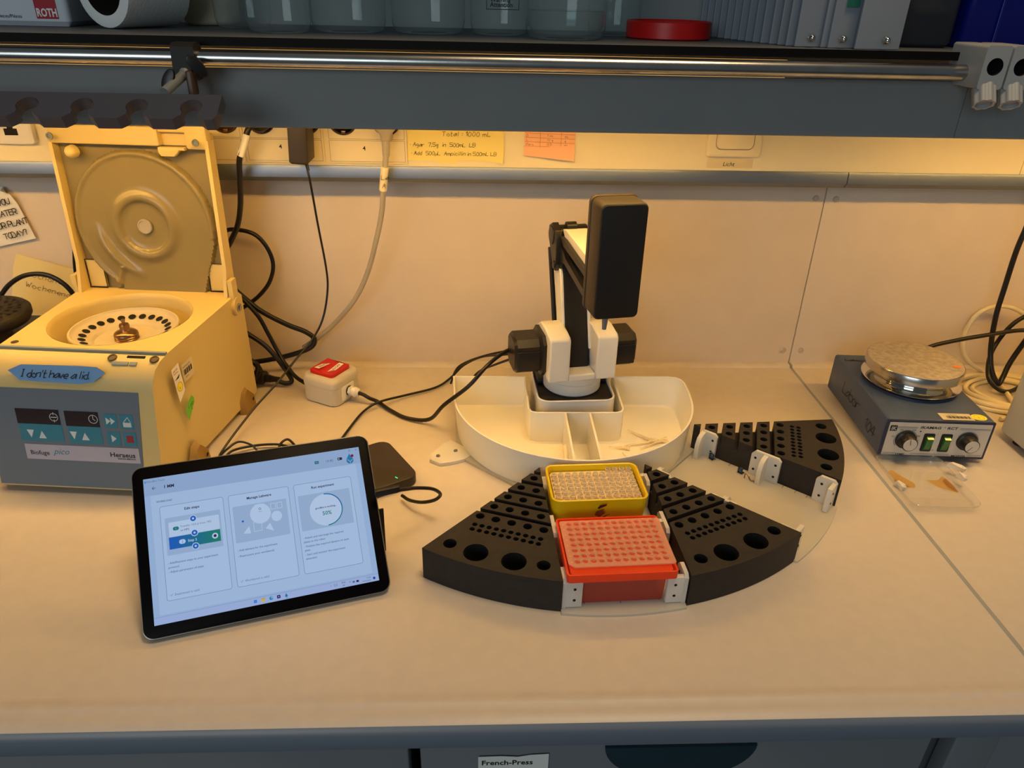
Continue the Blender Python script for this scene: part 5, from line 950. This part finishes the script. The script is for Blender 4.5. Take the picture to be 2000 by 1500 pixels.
for v in (0.0530, 0.0548): b.stroke([U(0.005, v), U(0.022, v)], 0.0004, 1).stroke([U(0.044, v), U(0.098, v)], 0.0004, 1).stroke([U(0.123, v), U(0.1425, v)], 0.0004, 1)
b.rect(0.0058, 0.0670-0.0175, 0.0152, 0.0670-0.0085, 1)
b.text('IKAMAG', 0.0465, 0.0670-0.0125, 0.0056, 2, sx=1.35, shear=0.15, bold=0.02).text('\u00ae', 0.0790, 0.0670-0.0105, 0.0028, 2).text('RCT', 0.0830, 0.0670-0.0125, 0.0056, 2, sx=1.35, shear=0.15, bold=0.02)
b.text('TEMP.', 0.0225, 0.0670-0.0565, 0.0040, 2, sx=1.4, bold=0.02).text('MOTOR', 0.1010, 0.0670-0.0565, 0.0040, 2, sx=1.4, bold=0.02)
for s, u, v in (('50', 0.0125, 0.0275), ('100', 0.0215, 0.0165), ('150', 0.0390, 0.0165), ('200', 0.0470, 0.0260), ('250', 0.0470, 0.0330), ('I', 0.0730, 0.0215), ('O', 0.0730, 0.0480), ('\u00b0C', 0.0465, 0.0450)): b.text(s, u, 0.0670-v, 0.0036, 2, 'CENTER')
b.flat(circ(*U(0.0485, 0.0170), 0.0011, 14), 2).arc(*U(0.031, 0.031), 0.0155, 0, 220, 0.0005, 1).arc(*U(0.1155, 0.031), 0.0155, -60, 150, 0.0005, 1)
b.m(SILVER).text('IK', 0.0070, 0.0670-0.0160, 0.0080, 2, bold=0.02, shear=0.1); b.obj('panel_print', t)
for u, a in ((0.031, 100), (0.1155, 232)):
    b = B().m(BLACKP); b.at((u-0.074, -0.1040, 0.0670-0.0305), V90).lathe([(0.0142, 0), (0.0138, 0.003), (0.0112, 0.0045), (0.0106, 0.0150), (0.0100, 0.0158)], 36); b.m(SILVER).lathe([(0.0093, 0.0158), (0.0090, 0.0162), (0.0003, 0.0162)], 30, False); b.m(INK); M = b.M.copy(); b.M = M @ Matrix.Translation((0, 0, 0.0162)); b.stroke([(0, 0), (0.0088*math.cos(R(a)), 0.0088*math.sin(R(a)))], 0.0008, 1); b.obj('knob', t)
for u in (0.0625, 0.0865):
    b = B().m(BLACKP); b.at((u-0.074, -0.1040, 0.0670-0.0345), V90).prism(rr(0.0150, 0.0290, 0.002, 3), 0, 0.0018, 0.0008); so = b.obj('switch_bezel', t)
    b = B().m(GREENS); b.at((u-0.074, -0.1056, 0.0670-0.0345), V90).loft([[(-0.0045, -0.0110, 0), (0.0045, -0.0110, 0), (0.0045, 0.0110, 0), (-0.0045, 0.0110, 0)], [(-0.0042, -0.0105, 0.0015), (0.0042, -0.0105, 0.0015), (0.0042, 0.0085, 0.0055), (-0.0042, 0.0085, 0.0055)]]); b.obj('rocker', so, smooth=0)
b = B().m(INK); b.at((-0.0742, 0.050, 0.0), (PI/2, 0, -PI/2)).hand('Labor', 0.004, 0.030, 0.018, 0.0014, 2, track=0.74).hand('104', 0.097, 0.022, 0.0155, 0.0014, 2, track=0.8); b.obj('marker_writing', t)
b = B().m(INK); b.at((-0.066, 0.078, 0.0676), (0, 0, R(-6))).hand('Labor Tina', 0, 0, 0.007, 0.0010, 1, track=0.9); b.obj('marker_writing', t)
b = B().m(mat('sticker_silver', (205, 196, 165), 0.4)); b.at((0.0245, -0.0915, 0.0676)).rect(-0.022, -0.009, 0.022, 0.009, 1); b.m(INK)
for k in range(18): b.rect(-0.014+k*0.0018, -0.005, -0.0132+k*0.0018+0.0004*(k % 3), 0.0015, 2)
b.text('Inventar', -0.010, 0.0035, 0.0038, 2); b.m(YSTICK).flat([(0.031+0.0105*math.cos(R(a)), 0.0085*math.sin(R(a))) for a in range(0, 360, 15)], 3); b.m(INK).arc(0.031, 0, 0.0065, 0, 360, 0.0003, 4).text('L', 0.0295, -0.0025, 0.006, 4); b.obj('inventory_sticker', t)
B().m(CABLE).tube([(0.055, 0.100, 0.040), (0.06, 0.112, 0.060), (0.085, 0.122, 0.076), (0.128, 0.132, 0.084), (0.182, 0.146, 0.089), (0.25, 0.165, 0.092), (0.30, 0.17, 0.09)], 0.0036, 10).obj('power_cord', t, smooth=60)

# ================================================================== REST OF THE BENCH
t = thing('plastic_dish', 'clear plastic lid with brown stains lying in front of the blue hotplate', 'dish', (0.5585, -0.367, 0), R(-2))
P = rr(0.089, 0.118, 0.013, 6); Q = INSET(P, 0.004)
B().m(CLEARP).loft([[(x, y, 0.0004) for x, y in Q], [(x, y, 0.0095) for x, y in INSET(P, 0.001)], [(x, y, 0.0105) for x, y in INSET(P, -0.0015)], [(x, y, 0.0113) for x, y in P]], True, False).obj('dish_wall', t, smooth=50)
st = milky('stain_film', (244, 214, 138), 0.3, 0.5, clear=0.86); st2 = milky('stain_dense', (206, 152, 74), 0.3, 0.5, clear=0.65)
for m, pts in ((st, [(-0.038, 0.028), (-0.028, 0.034), (-0.020, 0.018), (-0.012, 0.004), (-0.016, -0.006), (-0.026, -0.004), (-0.036, 0.010)]), (st2, [(-0.037, 0.012), (-0.033, 0.010), (-0.028, 0.000), (-0.022, -0.004), (-0.030, -0.006), (-0.037, -0.002)]), (st, [(0.008, 0.012), (0.024, 0.012), (0.036, 0.020), (0.039, 0.000), (0.038, -0.016), (0.026, -0.010), (0.016, -0.002)]), (st2, [(0.030, 0.010), (0.037, 0.014), (0.039, -0.004), (0.037, -0.014), (0.031, -0.004)])):
    b = B().m(m); b.at((0, 0, 0.0010)); Pp = [(v.x, v.y) for v in spline([(x, y, 0) for x, y in pts+pts[:1]], 5)][:-1]; b.flat(Pp, 2 if m is st2 else 1, 0.0002); b.obj('brown_stain', t)
for k, (x, y, pts, lb) in enumerate(((0.602, -0.338, [(0, 0), (0.008, 0.002), (0.020, -0.012), (0.014, -0.016)], 'larger white shred on the right rim of the stained clear lid'), (0.6015, -0.3625, [(0, 0), (0.005, 0.004), (0.009, -0.010), (0.003, -0.012)], 'small white crumb on the right rim of the stained clear lid'), (0.5165, -0.366, [(0, 0), (0.006, 0.002), (0.010, -0.012), (0.004, -0.014)], 'white crumb inside the left edge of the stained clear lid'))):
    b = B().m(COTTON); b.loft([[(px, py, 0.0) for px, py in pts], [(px+0.001, py-0.0005, 0.004+0.002*(i % 2)) for i, (px, py) in enumerate(pts)], [(px*0.7+0.002, py*0.7-0.002, 0.006+0.002*((i+1) % 2)) for i, (px, py) in enumerate(pts)]])
    tag(b.obj('paper_shred', loc=(x, y, 0.0115 if k < 2 else 0.0012), smooth=0), lb, 'shred')
t = thing('grey_instrument', 'pale grey instrument housing cut off by the right picture edge', 'instrument', (0.85, -0.375, 0))
B().m(mat('instrument_grey', (190, 190, 184), 0.5)).prism(rr(0.224, 0.27, 0.010, 5), 0.010, 0.20, 0.008, 0.004).obj('housing', t)
for sx in (-1, 1):
    for sy in (-1, 1): B().m(BLACKM).cyl((sx*0.09, sy*0.11, 0), (sx*0.09, sy*0.11, 0.012), 0.01).obj('rubber_foot', t)
